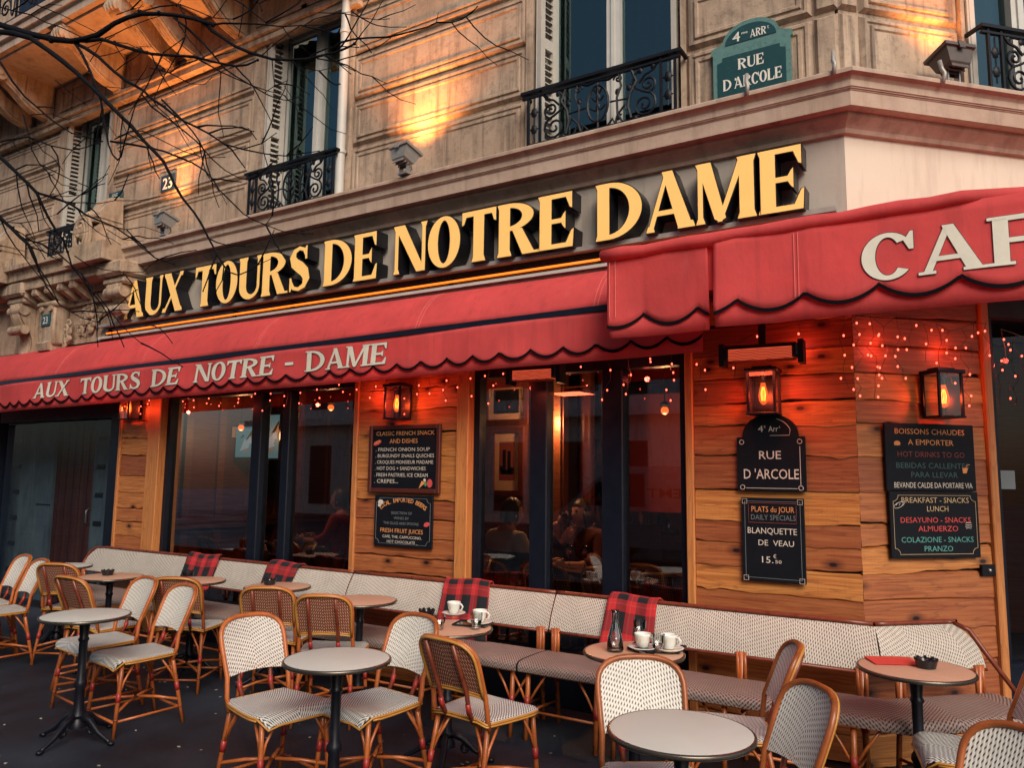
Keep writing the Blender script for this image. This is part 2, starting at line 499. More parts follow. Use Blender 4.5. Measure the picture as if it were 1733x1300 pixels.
def asphalt():
    t = NT('dark_pavement_asphalt')
    p = t.geo()
    n1 = t.noise(p, .9, 5, .6); n2 = t.noise(p, 190, 3, .6); n3 = t.noise(p, 6, 5, .65)
    c = t.mix(t.ramp(n1, .3, .7), (.004, .006, .011), (.017, .024, .038))
    c = t.mix(t.ramp(n2, .55, .75, 0, .6), c, (.04, .048, .062))
    vo = t.new('ShaderNodeTexVoronoi'); vo.inputs['Scale'].default_value = 7.0; t.t.links.new(p, vo.inputs['Vector'])
    c = t.mix(t.math('MULTIPLY', t.ramp(vo.outputs['Distance'], .05, .08, 1, 0), t.ramp(n3, .5, .56)), c, (.30, .27, .22))
    t.bump(n2, .5, .006)
    return t.fin(c, t.ramp(n1, .35, .65, .34, .75))
M['asphalt'] = asphalt()
# ------------------------------------------------------------------ the ground
g = MB()
g.face([(-70, -70, 0), (60, -70, 0), (60, 60, 0), (-70, 60, 0)])
tag(part('pavement', g, M['asphalt']), kind='structure')

# ------------------------------------------------------------------ the corner building (origin at its street corner, outward is -y)
CX, CY = -0.67, 4.90
bld = thing('corner_building', 'stone corner building with rusticated upper wall, wood clad cafe front and iron balconies', 'building', (CX, CY, 0))
LX = lambda x: x - CX                    # world x -> building x
def mitred(prof, u0, u1, mats, name, smooth=False):
    """profile [(out, z)] swept along the main wall (u0..0) and round the 45 degree corner along the side wall (0..u1)"""
    b = MB()
    def row(k):
        pts = []
        for w, z in prof:
            if k == 0: pts.append((u0, -w, z))
            elif k == 1: pts.append((.41421 * w, -w, z))
            else:
                p = RZ45 @ Vector((u1, -w, z)); pts.append(tuple(p))
        return pts
    rows = [row(0), row(1), row(2)]
    for a, c in zip(rows[:-1], rows[1:]):
        for i in range(len(prof) - 1):
            b.face([a[i], c[i], c[i + 1], a[i + 1]])
    return part(name, b, mats, bld, smooth)
SW = 9.0                                 # length of side wall
ZL = 4.02                                # ledge height
mitred([(-.03, ZL), (.215, ZL - .010), (.228, ZL - .022), (.228, ZL - .044), (.20, ZL - .055), (.185, ZL - .075), (.185, ZL - .115), (.178, ZL - .118), (.178, ZL - .124), (.170, ZL - .126), (.170, ZL - .132),
        (.165, ZL - .135), (.165, ZL - .225), (.100, ZL - .230), (.100, ZL - .252), (.085, ZL - .265), (.055, ZL - .290), (.040, ZL - .305), (.030, ZL - .33), (.0, ZL - .335)], -7.25, SW, M['cornice'], 'cornice')
# fascia (sign wall): separate faces so that the cream side differs
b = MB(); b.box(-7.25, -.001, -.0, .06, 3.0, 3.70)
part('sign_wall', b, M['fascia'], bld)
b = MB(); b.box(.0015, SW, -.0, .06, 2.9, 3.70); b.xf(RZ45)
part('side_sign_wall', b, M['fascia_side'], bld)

# rusticated upper wall ------------------------------------------------
JZ = [4.02, 4.52, 4.96, 5.40, 5.84, 6.28, 6.72, 7.2]
upper = MB(); side = MB()
PROF = [(0, -.035), (.0, -.030), (.022, .0), (.040, .0), (.048, -.010), (.060, -.010), (.066, .004), (.085, .004), (.094, -.006)]
def course_run(b, u0, u1, z0=4.02, z1=7.2, narrow=False):
    zs = [z for z in JZ if z0 - .01 <= z <= z1 + .01]
    for a, c in zip(zs[:-1], zs[1:]):
        g = .014
        b.rings(u0 + .004, u1 - .004, a + (.0 if a < 4.03 else g), c - g, PROF if not narrow else PROF[:4])
# world x windows: (x0, x1)
WINX = [(-9.62, -8.62), (-5.98, -4.86), (-2.88, -1.69)]
segs = [(-14, -9.62 - .12), (-8.62 + .06, -5.98 - .14), (-4.86 + .08, -2.88 - .06), (-1.69 + .03, CX - .16)]
for i, (a, c) in enumerate(segs):
    course_run(upper, LX(a), LX(c))
course_run(upper, LX(CX - .155), -.001, narrow=True)
# smooth stone jamb strips beside the windows, and the wall behind the joints
for (a, c) in ((-9.62 - .12, -9.62), (-8.62, -8.56), (-5.98 - .14, -5.98), (-4.86, -4.78), (-2.88 - .06, -2.88), (-1.69, -1.66)):
    upper.box(LX(a), LX(c) , -.012, .30, 4.0, 7.2)
for (a, c) in segs:
    upper.box(LX(a) + .001, LX(c) - .001, .033, .30, 3.5, 7.2)
upper.box(LX(CX - .16), -.03, .033, .3, 3.5, 7.2)
for (a, c) in WINX[:2]:                  # lintels of the two windows under the balcony
    upper.box(LX(a) + .002, LX(c) - .002, -.008, .298, 6.02, 7.2)
upper.box(LX(-14), LX(-3.2), .035, .32, 7.2, 11)
part('rusticated_wall', upper, M['stone'], bld)
w2 = MB()
for x in (-13.2, -11.2, -9.62, -7.4, -5.9): w2.box(LX(x), LX(x) + 1.1, .02, .03, 6.72, 9.4)
part('balcony_window', w2, M['frame'], bld)
course_run(side, .001, .155, narrow=True); course_run(side, .16, .90)
side.box(.02, .92, .033, .30, 3.5, 7.2); side.box(.90, .93, -.012, .3, 4.0, 7.2)
course_run(side, 2.25, 6.0); side.box(2.22, 6.0, .033, .30, 3.5, 7.2)
side.xf(RZ45)
part('rusticated_side_wall', side, M['stone'], bld)

# upper windows ------------------------------------------------
def upper_window(u0, u1, z1, mat=None, pipe=False, open_left=False):
    """white double casement set back in its reveal, louvred shutters folded into the jambs; all in wall coordinates"""
    X = mat or Matrix.Identity(4)
    w = u1 - u0
    f = MB(); d0, d1 = .20, .26
    fw = .05
    f.box(u0 + .001, u0 + fw, d0, d1, 4.0, z1); f.box(u1 - fw, u1 - .001, d0, d1, 4.0, z1)
    f.box(u0 + fw, u1 - fw, d0, d1, 4.0, 4.07); f.box(u0 + fw, u1 - fw, d0, d1, z1 - .06, z1 - .001)
    c = (u0 + u1) / 2
    f.box(c - .055, c + .055, d0 - .015, d1 - .01, 4.07, z1 - .06); f.box(c - .012, c + .012, d0 - .03, d0 - .015, 4.07, z1 - .06)
    for a, e in ((u0 + fw, u0 + fw + .05), (u1 - fw - .05, u1 - fw)):
        f.box(a, e, d0 + .006, d1 - .01, 4.07, z1 - .06)
    f.xf(X)
    win = part('window', f, M['white_wood'], bld)
    p = MB()
    p.face([(u0 + fw, d0 + .035, 4.05), (u1 - fw, d0 + .035, 4.05), (u1 - fw, d0 + .035, z1 - .03), (u0 + fw, d0 + .035, z1 - .03)])
    p.xf(X); part('pane', p, M['winglass'], win)
    cu = MB()                            # curtain behind the panes
    nn = 26
    def cf(s, t): return (u0 + .05 + s * (w - .1), d0 + .10 + .018 * math.sin(s * 46) , 4.05 + t * (z1 - 4.1))
    cu.grid(cf, 60, 1); cu.xf(X)
    part('curtain', cu, M['curtain'], win, True)
    sh = MB()
    def leaf(base, ang, width, left):    # a louvred leaf hinged at base, folded at ang
        L = MB()
        L.box(0, .05, -.016, .016, 4.03, z1 - .02); L.box(width - .05, width, -.016, .016, 4.03, z1 - .02)
        for z in (4.03, 4.9, z1 - .11): L.box(.05, width - .05, -.014, .014, z, z + .09)
        z = 4.15
        while z < z1 - .16:
            if not (4.83 < z < 5.0):
                L.extr([(.05, -.016, z), (.05, .016, z + .03), (.05, .016, z + .036), (.05, -.016, z + .006)], (width - .10, 0, 0))
            z += .052
        m = Matrix.Translation((base[0], base[1], 0)) @ Matrix.Rotation(ang, 4, 'Z')
        sh.add(L, m)
    leaf((u0 + .025, .185), R(-84), .19, True)
    leaf((u0 + .062, -.012), R(78), .19, True)
    leaf((u1 - .035, .185), R(-96), .19, False)
    leaf((u1 - .055, .0), R(98), .19, False)
    sh.xf(X); part('shutter', sh, M['shutter'], win)
    if pipe:
        q = MB(); q.tube([(u1 + .02, -.065, 4.03), (u1 + .02, -.065, 5.9), (u1 + .02, -.065, 7.1)], .042, 12)
        for z in (4.45, 5.6): q.tube([(u1 + .02, -.065, z), (u1 + .02, -.065, z + .03)], .05, 12)
        part('drain_pipe', q, M['white_wood'], bld, 40)
    return win
t = NT('net_curtain'); M['curtain'] = t.fin(t.mix(t.noise(t.obj(), 6, 3), (.035, .045, .05), (.09, .10, .10)), .9)
upper_window(LX(-9.62), LX(-8.62), 6.02)
upper_window(LX(-5.98), LX(-4.86), 6.02, pipe=True)
upper_window(LX(-2.88), LX(-1.69), 7.1)
upper_window(.93, 2.22, 7.1, RZ45)

# wrought iron balconettes ------------------------------------------------
def spiral(cx, cz, r, a0, turns, y, sgn=1, n=22, rmin=.12):
    P = []
    for i in range(n + 1):
        t = i / n
        rr = r * (1 - t * (1 - rmin)); a = a0 + sgn * t * turns * 2 * PI
        P.append((cx + rr * math.cos(a), y, cz + rr * math.sin(a)))
    return P
def ellipse(cx, cz, a, b, y, n=22):
    return [(cx + a * math.cos(2 * PI * i / n), y, cz + b * math.sin(2 * PI * i / n)) for i in range(n)]
def balconet(u0, u1, out=.13, mat=None):
    b = MB(); z0, z1 = 4.045, 4.455; y = -out
    b.box(u0 - .06, u1 + .05, y - .022, y + .022, z1, z1 + .022)
    b.box(u0 - .05, u1 + .04, y - .012, y + .012, z1 - .035, z1 - .02)
    b.box(u0, u1, y - .009, y + .009, z0 - .005, z0 + .013)
    for x in (u0 - .05, u1 + .04): b.box(x - .012, x + .012, y + .02, -.01, z1, z1 + .02)
    for x in (u0, u0 + .10, u1 - .10, u1): b.box(x - .009, x + .009, y - .009, y + .009, z0 - .03, z1)
    for x in (u0 + .05, u1 - .05):       # little spear stars between the end bars
        for zc in (4.17, 4.30):
            b.ball((x, y, zc), .028, 6, 4, sc=(1, .6, 1.5)); b.ball((x, y, zc), .014, 6, 4, sc=(3, .6, .7))
        b.tube([(x, y, z0 + .05), (x, y, z1 - .05)], .006, 5)
    a, c = u0 + .10, u1 - .10; w = c - a; m = (a + c) / 2
    k = w / 1.0
    r = .009
    for s in (1, -1):
        X = lambda q: m - s * (w / 2 - q * k)
        P = lambda lst: [(X(q), y, z) for q, z in lst]
        def sp(q, z, rad, a0, tu, sg): return [(X(q) + s * 0 + (p[0]) * s, y, p[2]) for p in spiral(0, z, rad, a0, tu, y, sg)]
        b.tube(sp(.13, 4.145, .095, PI * .5, 1.9, 1), r, 5)
        b.tube(sp(.10, 4.285, .062, PI * 1.5, 1.6, -1), r, 5)
        b.tube(P([(.13, 4.24), (.19, 4.27), (.22, 4.33), (.20, 4.38), (.15, 4.43)]), r, 5)
        b.tube(P([(.23, 4.07), (.255, 4.16), (.24, 4.25), (.19, 4.33), (.23, 4.43)]), .011, 5)
        b.tube(P([(.02, 4.43), (.06, 4.38), (.12, 4.36), (.17, 4.31)]), r, 5)
        b.tube(P([(.30, 4.06), (.34, 4.13), (.345, 4.25), (.31, 4.33), (.33, 4.42)]), r, 5)
        b.tube(P([(.36, 4.05), (.34, 4.12), (.28, 4.18), (.26, 4.14)]), r, 5)
        b.tube(P([(.255, 4.22), (.40, 4.23)]), .007, 5)
        b.tube(sp(.335, 4.385, .035, 0, 1.3, 1), .008, 5)
        b.tube(P([(.42, 4.06), (.38, 4.10), (.36, 4.06)]), r, 5)
        for q, z in ((.16, 4.40), (.06, 4.41), (.25, 4.30), (.34, 4.29), (.335, 4.10), (.20, 4.06)):
            b.ball((X(q), y, z), .020, 6, 4, sc=(1, .5, 1.3))
            b.ball((X(q) + .015, y, z + .015), .012, 6, 4, sc=(1.4, .5, .8))
    b.tube(ellipse(m, 4.24, .085 * k, .135, y), .010, 5, closed=True)
    b.tube([(m, y, 4.06), (m, y, 4.40)], .008, 5)
    for z, s in ((4.20, .06), (4.27, .045), (4.33, .03)):
        b.tube([(m - s, y, z + .02), (m - s * .4, y, z - .01), (m, y, z), (m + s * .4, y, z - .01), (m + s, y, z + .02)], .008, 5)
        b.ball((m, y, z + .02), .018, 6, 4, sc=(1, .5, 1.6))
    b.tube([(m - .16 * k, y, 4.43), (m - .08, y, 4.40), (m, y, 4.415), (m + .08, y, 4.40), (m + .16 * k, y, 4.43)], .012, 5)
    if mat: b.xf(mat)
    part('balcony_railing', b, M['iron'], bld, 50)
balconet(LX(-9.56), LX(-8.68)); balconet(LX(-5.97), LX(-4.86)); balconet(LX(-2.84), LX(-1.69)); balconet(.98, 2.15, .13, RZ45)

# hooks standing on the ledge, by the corner
for u, mtx in ((LX(-1.19), None), (-.01, None), (.52, RZ45)):
    k = MB(); k.tube([(u, -.235, 3.97), (u + .01, -.245, 4.03), (u, -.235, 4.06), (u, -.22, 4.12)], .014, 6)
    if mtx: k.xf(mtx)
    part('ledge_hook', k, M['zinc'], bld, True)

# second floor balcony over the two left windows ------------------------------------------------
sl = MB()
zb = 6.42; yo = -.85
sl.extr([(0, .0, zb), (0, yo + .10, zb), (0, yo + .10, zb + .03), (0, yo + .04, zb + .04), (0, yo + .04, zb + .12), (0, yo, zb + .15), (0, yo, zb + .22), (0, yo - .03, zb + .24), (0, yo - .03, zb + .30), (0, 0, zb + .30)][::-1], (8.6, 0, 0))
sl.xf(Matrix.Translation((LX(-13.2), 0, 0)))
part('balcony_slab', sl, M['cornice'], bld)
fr = MB()
fr.box(LX(-13.2), LX(-4.70), -.07, .03, 5.86, 5.93); fr.box(LX(-13.2), LX(-4.68), -.10, .03, 5.93, 5.97); fr.box(LX(-13.2), LX(-4.70), -.04, .031, 5.97, zb + .001)
for x in (-7.15, -4.9, -9.2, -11.4, -5.55):
    fr.rings(LX(x) - .55, LX(x) + .18, 6.06, 6.34, [(0, .0405), (0, .055), (.03, .055), (.045, .043)])
part('frieze', fr, M['carved'], bld)
for x in (-4.78, -6.28, -7.05, -7.42, -8.42, -9.95, -10.4, -11.5):
    cb = MB()
    out = []
    for i in range(13):                  # S-scroll side outline in (y, z)
        t = i / 12
        out.append((-.06 - .70 * t - .04 * math.sin(t * PI * 2), 6.00 + .10 * t + .26 * t * t))
    o2 = [(0, -.06, 6.42)] + [(0, y, z) for y, z in out] + [(0, -.80, 6.42)]
    cb.extr([(LX(x) - .075, p[1], p[2]) for p in o2], (.15, 0, 0))
    cb.tube([(LX(x) - .09, -.70, 6.33), (LX(x) + .09, -.70, 6.33)], .085, 14)
    cb.tube([(LX(x) - .10, -.70, 6.33), (LX(x) + .10, -.70, 6.33)], .03, 10)
    for k in (-.05, -.017, .017, .05):   # reeded underside
        cb.tube([(LX(x) + k, y - .004, z - .012) for y, z in out], .016, 6)
    for k in range(7):
        cb.ball((LX(x) - .075 + .025 * k, -.795, 6.33 + .02 * (k % 2)), .04, 6, 4, sc=(.5, 1, 1.6))
        cb.ball((LX(x) - .06 + .02 * k, -.09, 5.99), .028, 6, 4, sc=(.5, 1, 1.5))
    part('corbel', cb, M['corbel'] if 'corbel' in M else M['carved'], bld, 40)
br = MB(); y = yo + .02; z0 = zb + .30
br.box(LX(-13.2), LX(-4.7), y - .02, y + .02, z0 + .85, z0 + .89); br.box(LX(-13.2), LX(-4.7), y - .01, y + .01, z0 + .05, z0 + .07)
u = -13.1
while u < -4.8:
    br.box(LX(u) - .01, LX(u) + .01, y - .01, y + .01, z0, z0 + .86)
    br.tube(spiral(LX(u) + .16, z0 + .25, .12, 0, 1.6, y), .010, 5); br.tube(spiral(LX(u) + .16, z0 + .58, .12, PI, 1.6, y, -1), .010, 5)
    br.tube(ellipse(LX(u) + .32, z0 + .42, .05, .30, y, 16), .009, 5, closed=True)
    u += .42
part('upper_balcony_railing', br, M['iron'], bld, 50)

# carved portal of number 23 at the far left ------------------------------------------------
ld = MB()
ld.extr([(LX(-13.5), -w, z) for w, z in [(0, 4.02), (.40, 4.01), (.40, 3.96), (.36, 3.95), (.34, 3.90), (.34, 3.84), (.30, 3.83), (.30, 3.72), (.10, 3.70), (.10, 3.62), (0, 3.62)]], (LX(-7.93) - LX(-13.5), 0, 0))
ld.box(LX(-8.62), LX(-7.88), -.44, 0, 3.83, 4.03); ld.box(LX(-10.75), LX(-10.0), -.44, 0, 3.83, 4.03)
part('portal_ledge', ld, M['carved'], bld)
pt = MB()
pt.box(LX(-13.5), LX(-7.93), -.02, .2, 3.0, 3.62); pt.box(LX(-10.0), LX(-8.3), -.07, -.021, 3.50, 3.60); pt.box(LX(-10.0), LX(-8.3), -.045, -.0205, 3.05, 3.10)
part('portal_lintel', pt, M['carved'], bld)
for x in (-9.75, -9.50, -9.22, -8.95, -8.70):
    md = MB()
    md.extr([(LX(x) - .045, -.06, 3.56), (LX(x) - .045, -.10, 3.54), (LX(x) - .045, -.20, 3.60), (LX(x) - .045, -.28, 3.64), (LX(x) - .045, -.29, 3.719), (LX(x) - .045, -.06, 3.719)], (.09, 0, 0))
    md.tube([(LX(x) - .055, -.26, 3.665), (LX(x) + .055, -.26, 3.665)], .03, 8)
    part('modillion', md, M['carved'], bld)
for x, hc in ((-7.90, .37), (-9.93, .62)):
    c = MB(); xx = LX(x)
    c.bbox(xx - .24, xx + .24, -.34, -.0, 3.66, 3.83, .03); c.bbox(xx - .20, xx + .20, -.28, -.0, 3.58, 3.66, .02)
    prof = []
    for i in range(17):
        t = i / 16
        prof.append((-.10 - .17 * (1 - t) ** 1.2 - .035 * math.sin(t * PI * 2.2), 3.58 - hc * t))
    c.extr([(xx - .13, -.02, 3.58)] + [(xx - .13, a, z) for a, z in prof] + [(xx - .13, -.02, 3.58 - hc)], (.26, 0, 0))
    c.tube([(xx - .15, -.235, 3.50), (xx + .15, -.235, 3.50)], .06, 12)
    c.tube([(xx - .155, -.215, 3.27 + .04 * (hc < .5)), (xx + .155, -.215, 3.27 + .04 * (hc < .5))], .055, 12)
    for k in (-.08, -.04, 0, .04, .08):
        c.tube([(xx + k, a - .003, z) for a, z in prof], .015, 6)
    c.box(xx - .20, xx - .135, -.09, -.0, 3.58 - hc, 3.58); c.box(xx + .135, xx + .20, -.09, 0, 3.58 - hc, 3.58)
    part('console', c, M['carved'], bld, 35)
ks = MB(); xx = LX(-9.33)
ks.bbox(xx - .16, xx + .16, -.20, -.02, 3.05, 3.52, .02); ks.bbox(xx - .20, xx + .20, -.23, -.02, 3.50, 3.56, .02)
ks.extr([(xx - .12, -.19, 3.10), (xx - .12, -.24, 3.06), (xx - .12, -.22, 2.98), (xx - .12, -.05, 2.95), (xx - .12, -.05, 3.10)], (.24, 0, 0))
for s in (-1, 1): ks.tube([(xx + s * .10, -.20, 3.47), (xx + s * .10, -.23, 3.47)], .035, 10)
part('keystone', ks, M['carved'], bld, 40)
def foliage_relief(b, cx, cz, y, w, h, seed, n=16):
    rnd = random.Random(seed)
    for k in range(n):
        a = rnd.uniform(0, 2 * PI); rr = math.sqrt(rnd.random())
        px, pz = cx + w * rr * math.cos(a), cz + h * rr * math.sin(a)
        b.tube(spiral(px, pz, rnd.uniform(.03, .07), rnd.uniform(0, 6), rnd.uniform(.7, 1.4), y - rnd.uniform(0, .03), rnd.choice((1, -1)), 10, .25), [.020 - .0012 * i for i in range(11)], 6)
        b.ball((px, y - .01, pz), rnd.uniform(.02, .04), 7, 5)
rl = MB()
foliage_relief(rl, LX(-9.68), 3.29, -.03, .14, .17, 3); foliage_relief(rl, LX(-8.72), 3.30, -.03, .24, .17, 5, 26)
foliage_relief(rl, LX(-9.02), 3.16, -.10, .06, .16, 8, 10)
part('carved_foliage', rl, M['carved'], bld, True)
for x, nm in ((-8.40, 1), (-10.52, 2)):   # upright carved cartouches standing on the ledge
    c = MB(); xx = LX(x)
    c.extr([(xx - .05, -.34, 4.02), (xx - .05, -.36, 4.20), (xx - .05, -.30, 4.30), (xx - .05, -.31, 4.42), (xx - .05, -.20, 4.62), (xx - .05, -.06, 4.66), (xx - .05, -.02, 4.02)], (.26, 0, 0))
    c.box(xx + .2105, xx + .42, -.24, -.02, 4.02, 4.20)
    c.box(xx - .06, xx + .22, -.37, -.05, 4.30, 4.34); c.box(xx - .06, xx + .22, -.355, -.05, 4.36, 4.38)
    part('cartouche', c, M['carved'], bld)
    d = MB()
    for k, (ra, rb) in enumerate(((.155, .235), (.125, .195), (.09, .15))):
        d.tube([(xx - .06 + .135 * 0 + ra * math.cos(2 * PI * i / 24) + .06, -.37 - .012 * k, 4.17 + rb * math.sin(2 * PI * i / 24)) for i in range(24)], .024 - .003 * k, 7, closed=True)
    d.ball((xx, -.375, 4.20), .085, 10, 8, sc=(1, .7, 1.2)); d.ball((xx, -.42, 4.15), .03, 8, 6); d.ball((xx - .03, -.41, 4.24), .025, 8, 6); d.ball((xx + .03, -.41, 4.24), .025, 8, 6)
    for k in range(6): d.ball((xx - .10 + .04 * k, -.37, 3.96 - .02 * abs(k - 2.5)), .035, 6, 5, sc=(.8, .7, 1.8))
    for k in range(7): d.tube([(xx - .04 + .01 * k, -.33 + .035 * k, 4.42 + .03 * k), (xx - .09, -.30 + .035 * k, 4.44 + .03 * k), (xx - .05, -.28 + .035 * k, 4.47 + .03 * k)], .016, 6)
    part('cartouche_carving', d, M['carved'], bld, True)

# ------------------------------------------------------------------ shop front (ground floor)
GZ = 2.44                                # underside of the header behind the awning
hd = MB(); hd.box(LX(-11.2), -.70, -.005, .20, GZ, 3.0); hd.box(-1.03, -.0, .012, .16, GZ, 3.0)
part('shop_header', hd, M['dark'], bld)
hd = MB(); hd.box(.93, 3.6, .02, .20, 2.62, 2.9); hd.box(3.6, SW, .0, .3, 0, 2.9); hd.xf(RZ45)
part('side_header', hd, M['dark'], bld)

def planks(u0, u1, z0, z1, seed, bounds=None, mat=None, name='wood_cladding', corner=None):
    """one panel of waney-edged planks, each overlapping the one below; bounds = heights of the lower edges"""
    rnd = random.Random(seed)
    b = MB()
    zs = bounds
    for k in range(len(zs) - 1):
        a, c = zs[k], zs[k + 1]
        t = rnd.uniform(.15, .85)
        du, dv = rnd.uniform(0, 50), rnd.uniform(0, 50)
        ph = [rnd.uniform(0, 6.28) for _ in range(4)]; amp = rnd.uniform(.4, 1.6)
        nu = max(8, int((u1 - u0) / .035))
        kn = rnd.choice((0, 0, 1, -.7)); uk = rnd.uniform(u0, u1)
        def edge(u):
            s = u * 5
            return amp * (.009 * math.sin(s * .40 + ph[0]) + .0040 * math.sin(s * 1.3 + ph[1]) + .0028 * math.sin(s * 3.7 + ph[2]) + .0015 * math.sin(s * 9.3 + ph[3])) - kn * .016 * math.exp(-((u - uk) / .035) ** 2)
        n = len(b.v)
        rows = [(-.008, 'e'), (.0, 'e'), (.012, 'f'), (None, 't')]
        for j in range(5):
            for i in range(nu + 1):
                u = u0 + (u1 - u0) * i / nu
                e = a + edge(u)
                top = c + .005 + .5 * edge(u + 3.3)
                if j == 0: p = (u, .008, e + .004)
                elif j == 1: p = (u, -.013, e)
                elif j == 2: p = (u, -.016, e + .005)
                elif j == 3: p = (u, -.0105, c - .010)
                else: p = (u, .004, top)
                b.v.append(p)
        for j in range(4):
            for i in range(nu):
                q = [n + j * (nu + 1) + i, n + j * (nu + 1) + i + 1, n + (j + 1) * (nu + 1) + i + 1, n + (j + 1) * (nu + 1) + i]
                uv = [(b.v[x][0] + du, b.v[x][2] - (.02 if j == 0 else 0) + dv) for x in q]
                b.fi(q, 0, uv, t)
    b.box(u0, u1, .016, .03, z0, z1, 1)
    if mat: b.xf(mat)
    return part(name, b, [M['plank'], M['dark']], bld, 30)
zc = [.0, .14, .33, .52, .66, .805, .935, 1.095, 1.235, 1.385, 1.545, 1.74, 1.925, 2.12, 2.29, 2.46, 2.64, 2.8, 2.93]
zcc = [.0, .17, .36, .55, .74, .905, 1.055, 1.20, 1.33, 1.52, 1.73, 1.92, 2.06, 2.22, 2.38, 2.56, 2.74, 2.93]
planks(LX(-1.635), .005, 0, 2.9, 11, zcc)
planks(-.005, .885, 0, 2.9, 23, [z + .004 for z in zcc], RZ45)
planks(LX(-4.545), LX(-3.515), 0, 2.44, 37, zc[:16])
planks(LX(-7.955), LX(-7.455), 0, 2.44, 41, [.0, .16, .34, .50, .66, .80, .93, 1.07, 1.21, 1.38, 1.55, 1.76, 1.94, 2.12, 2.29, 2.44])
def post(x0, x1, out, z1, mat=None, t=.6):
    b = MB(); du = random.uniform(0, 30)
    b.bbox(x0, x1, -out, .10, 0, z1, .006, 0, t)
    b.uv = [[(b.v[i][2] + du, b.v[i][0] * 1.0 + b.v[i][1]) for i in f] for f in b.f]
    if mat: b.xf(mat)
    part('wooden_post', b, M['post'], bld)
post(LX(-8.0), LX(-7.957), .03, 2.44); post(LX(-7.452), LX(-7.25), .05, 2.44, None, .66); post(LX(-4.60), LX(-4.548), .03, 2.44); post(LX(-3.512), LX(-3.40), .045, 2.44, None, .7)
post(LX(-1.69), LX(-1.638), .035, 2.9, None, .7); post(.888, .945, .04, 2.9, RZ45, .6)
# corner seam strip
sm = MB(); sm.box(-.002, .002, .004, .02, 0, 2.9); part('corner_seam', sm, M['dark'], bld)

def shop_window(u0, u1, mull, mat=None, z0=.08, z1=GZ):
    f = MB()
    f.box(u0, u0 + .05, .03, .12, 0, z1); f.box(u1 - .05, u1, .03, .12, 0, z1)
    f.box(u0 + .05, u1 - .05, .03, .12, 0, z0 + .3); f.box(u0 + .05, u1 - .05, .03, .12, z1 - .10, z1 - .001)
    for a, c in mull: f.bbox(a, c, .015, .125, z0 + .3, z1 - .10, .008)
    if mat: f.xf(mat)
    w = part('shop_window', f, M['frame'], bld)
    es = [u0 + .05] + [x for m in mull for x in m] + [u1 - .05]
    for a, c in zip(es[0::2], es[1::2]):
        p = MB(); p.face([(a - .004, .075, z0 + .29), (c + .004, .075, z0 + .29), (c + .004, .075, z1 - .095), (a - .004, .075, z1 - .095)])
        if mat: p.xf(mat)
        part('pane', p, M['glass'], w)
    return w
shop_window(LX(-7.245), LX(-4.605), [(LX(-5.93), LX(-5.80)), (LX(-5.52), LX(-5.42))])
shop_window(LX(-3.395), LX(-1.695), [(LX(-2.89), LX(-2.745)), (LX(-2.31), LX(-2.15))])
# recessed entrance of number 23 below the portal
en = MB()
en.box(LX(-11.2), LX(-10.66), .0, .12, 0, GZ); en.box(LX(-8.20), LX(-8.005), .0, .5, 0, GZ)
en.box(LX(-10.62), LX(-8.20), .0, .16, 2.18, GZ - .001)
part('entrance_frame', en, M['frame'], bld)
es = MB()
es.box(LX(-11.6), LX(-10.55), .40, .5, 0, 2.18); es.box(LX(-10.55), LX(-10.42), .35, .5, 0, 2.18); es.box(LX(-10.42), LX(-10.36), .33, .5, 0, 2.18); es.box(LX(-10.36), LX(-10.02), .38, .5, 0, 2.18); es.box(LX(-9.09), LX(-8.40), .36, .5, 0, 2.18)
for k in range(6):
    for x, y in ((-11.0, .40), (-9.02, .36)):
        z = .30 + .33 * k
        es.extr([(LX(x), y - .012, z), (LX(x) + .16, y - .012, z), (LX(x) + .16, y - .004, z + .05), (LX(x), y - .004, z + .05)], (0, .03, 0), 1)
es.box(LX(-10.36), LX(-10.02), .376, .38, 1.16, 1.175, 1)
part('entrance_stone', es, [M['bluestone'], M['dark']], bld)
eb = MB(); eb.box(LX(-11.7), LX(-8.2), .30, .50, 2.181, 2.6); part('entrance_lintel', eb, M['frame'], bld)
ed = MB()
for i in range(12):
    a = LX(-10.02) + i * .0775
    ed.box(a + .002, a + .0755, .42 + .010 * (i % 2), .5, 0, 2.18, 0, random.uniform(.3, .9))
ed_ = part('entrance_door', ed, M['doorwood'], bld)
eh = MB(); eh.tube([(LX(-9.22), .42, .95), (LX(-9.22), .38, .98), (LX(-9.22), .38, 1.12), (LX(-9.22), .42, 1.15)], .012, 6)
part('door_handle', eh, M['steel'], ed_, True)
ep = MB(); ep.face([(LX(-10.62), .1, 0), (LX(-8.20), .1, 0), (LX(-8.20), .1, 2.18), (LX(-10.62), .1, 2.18)])
part('entrance_glass', ep, M['dimglass'], bld)
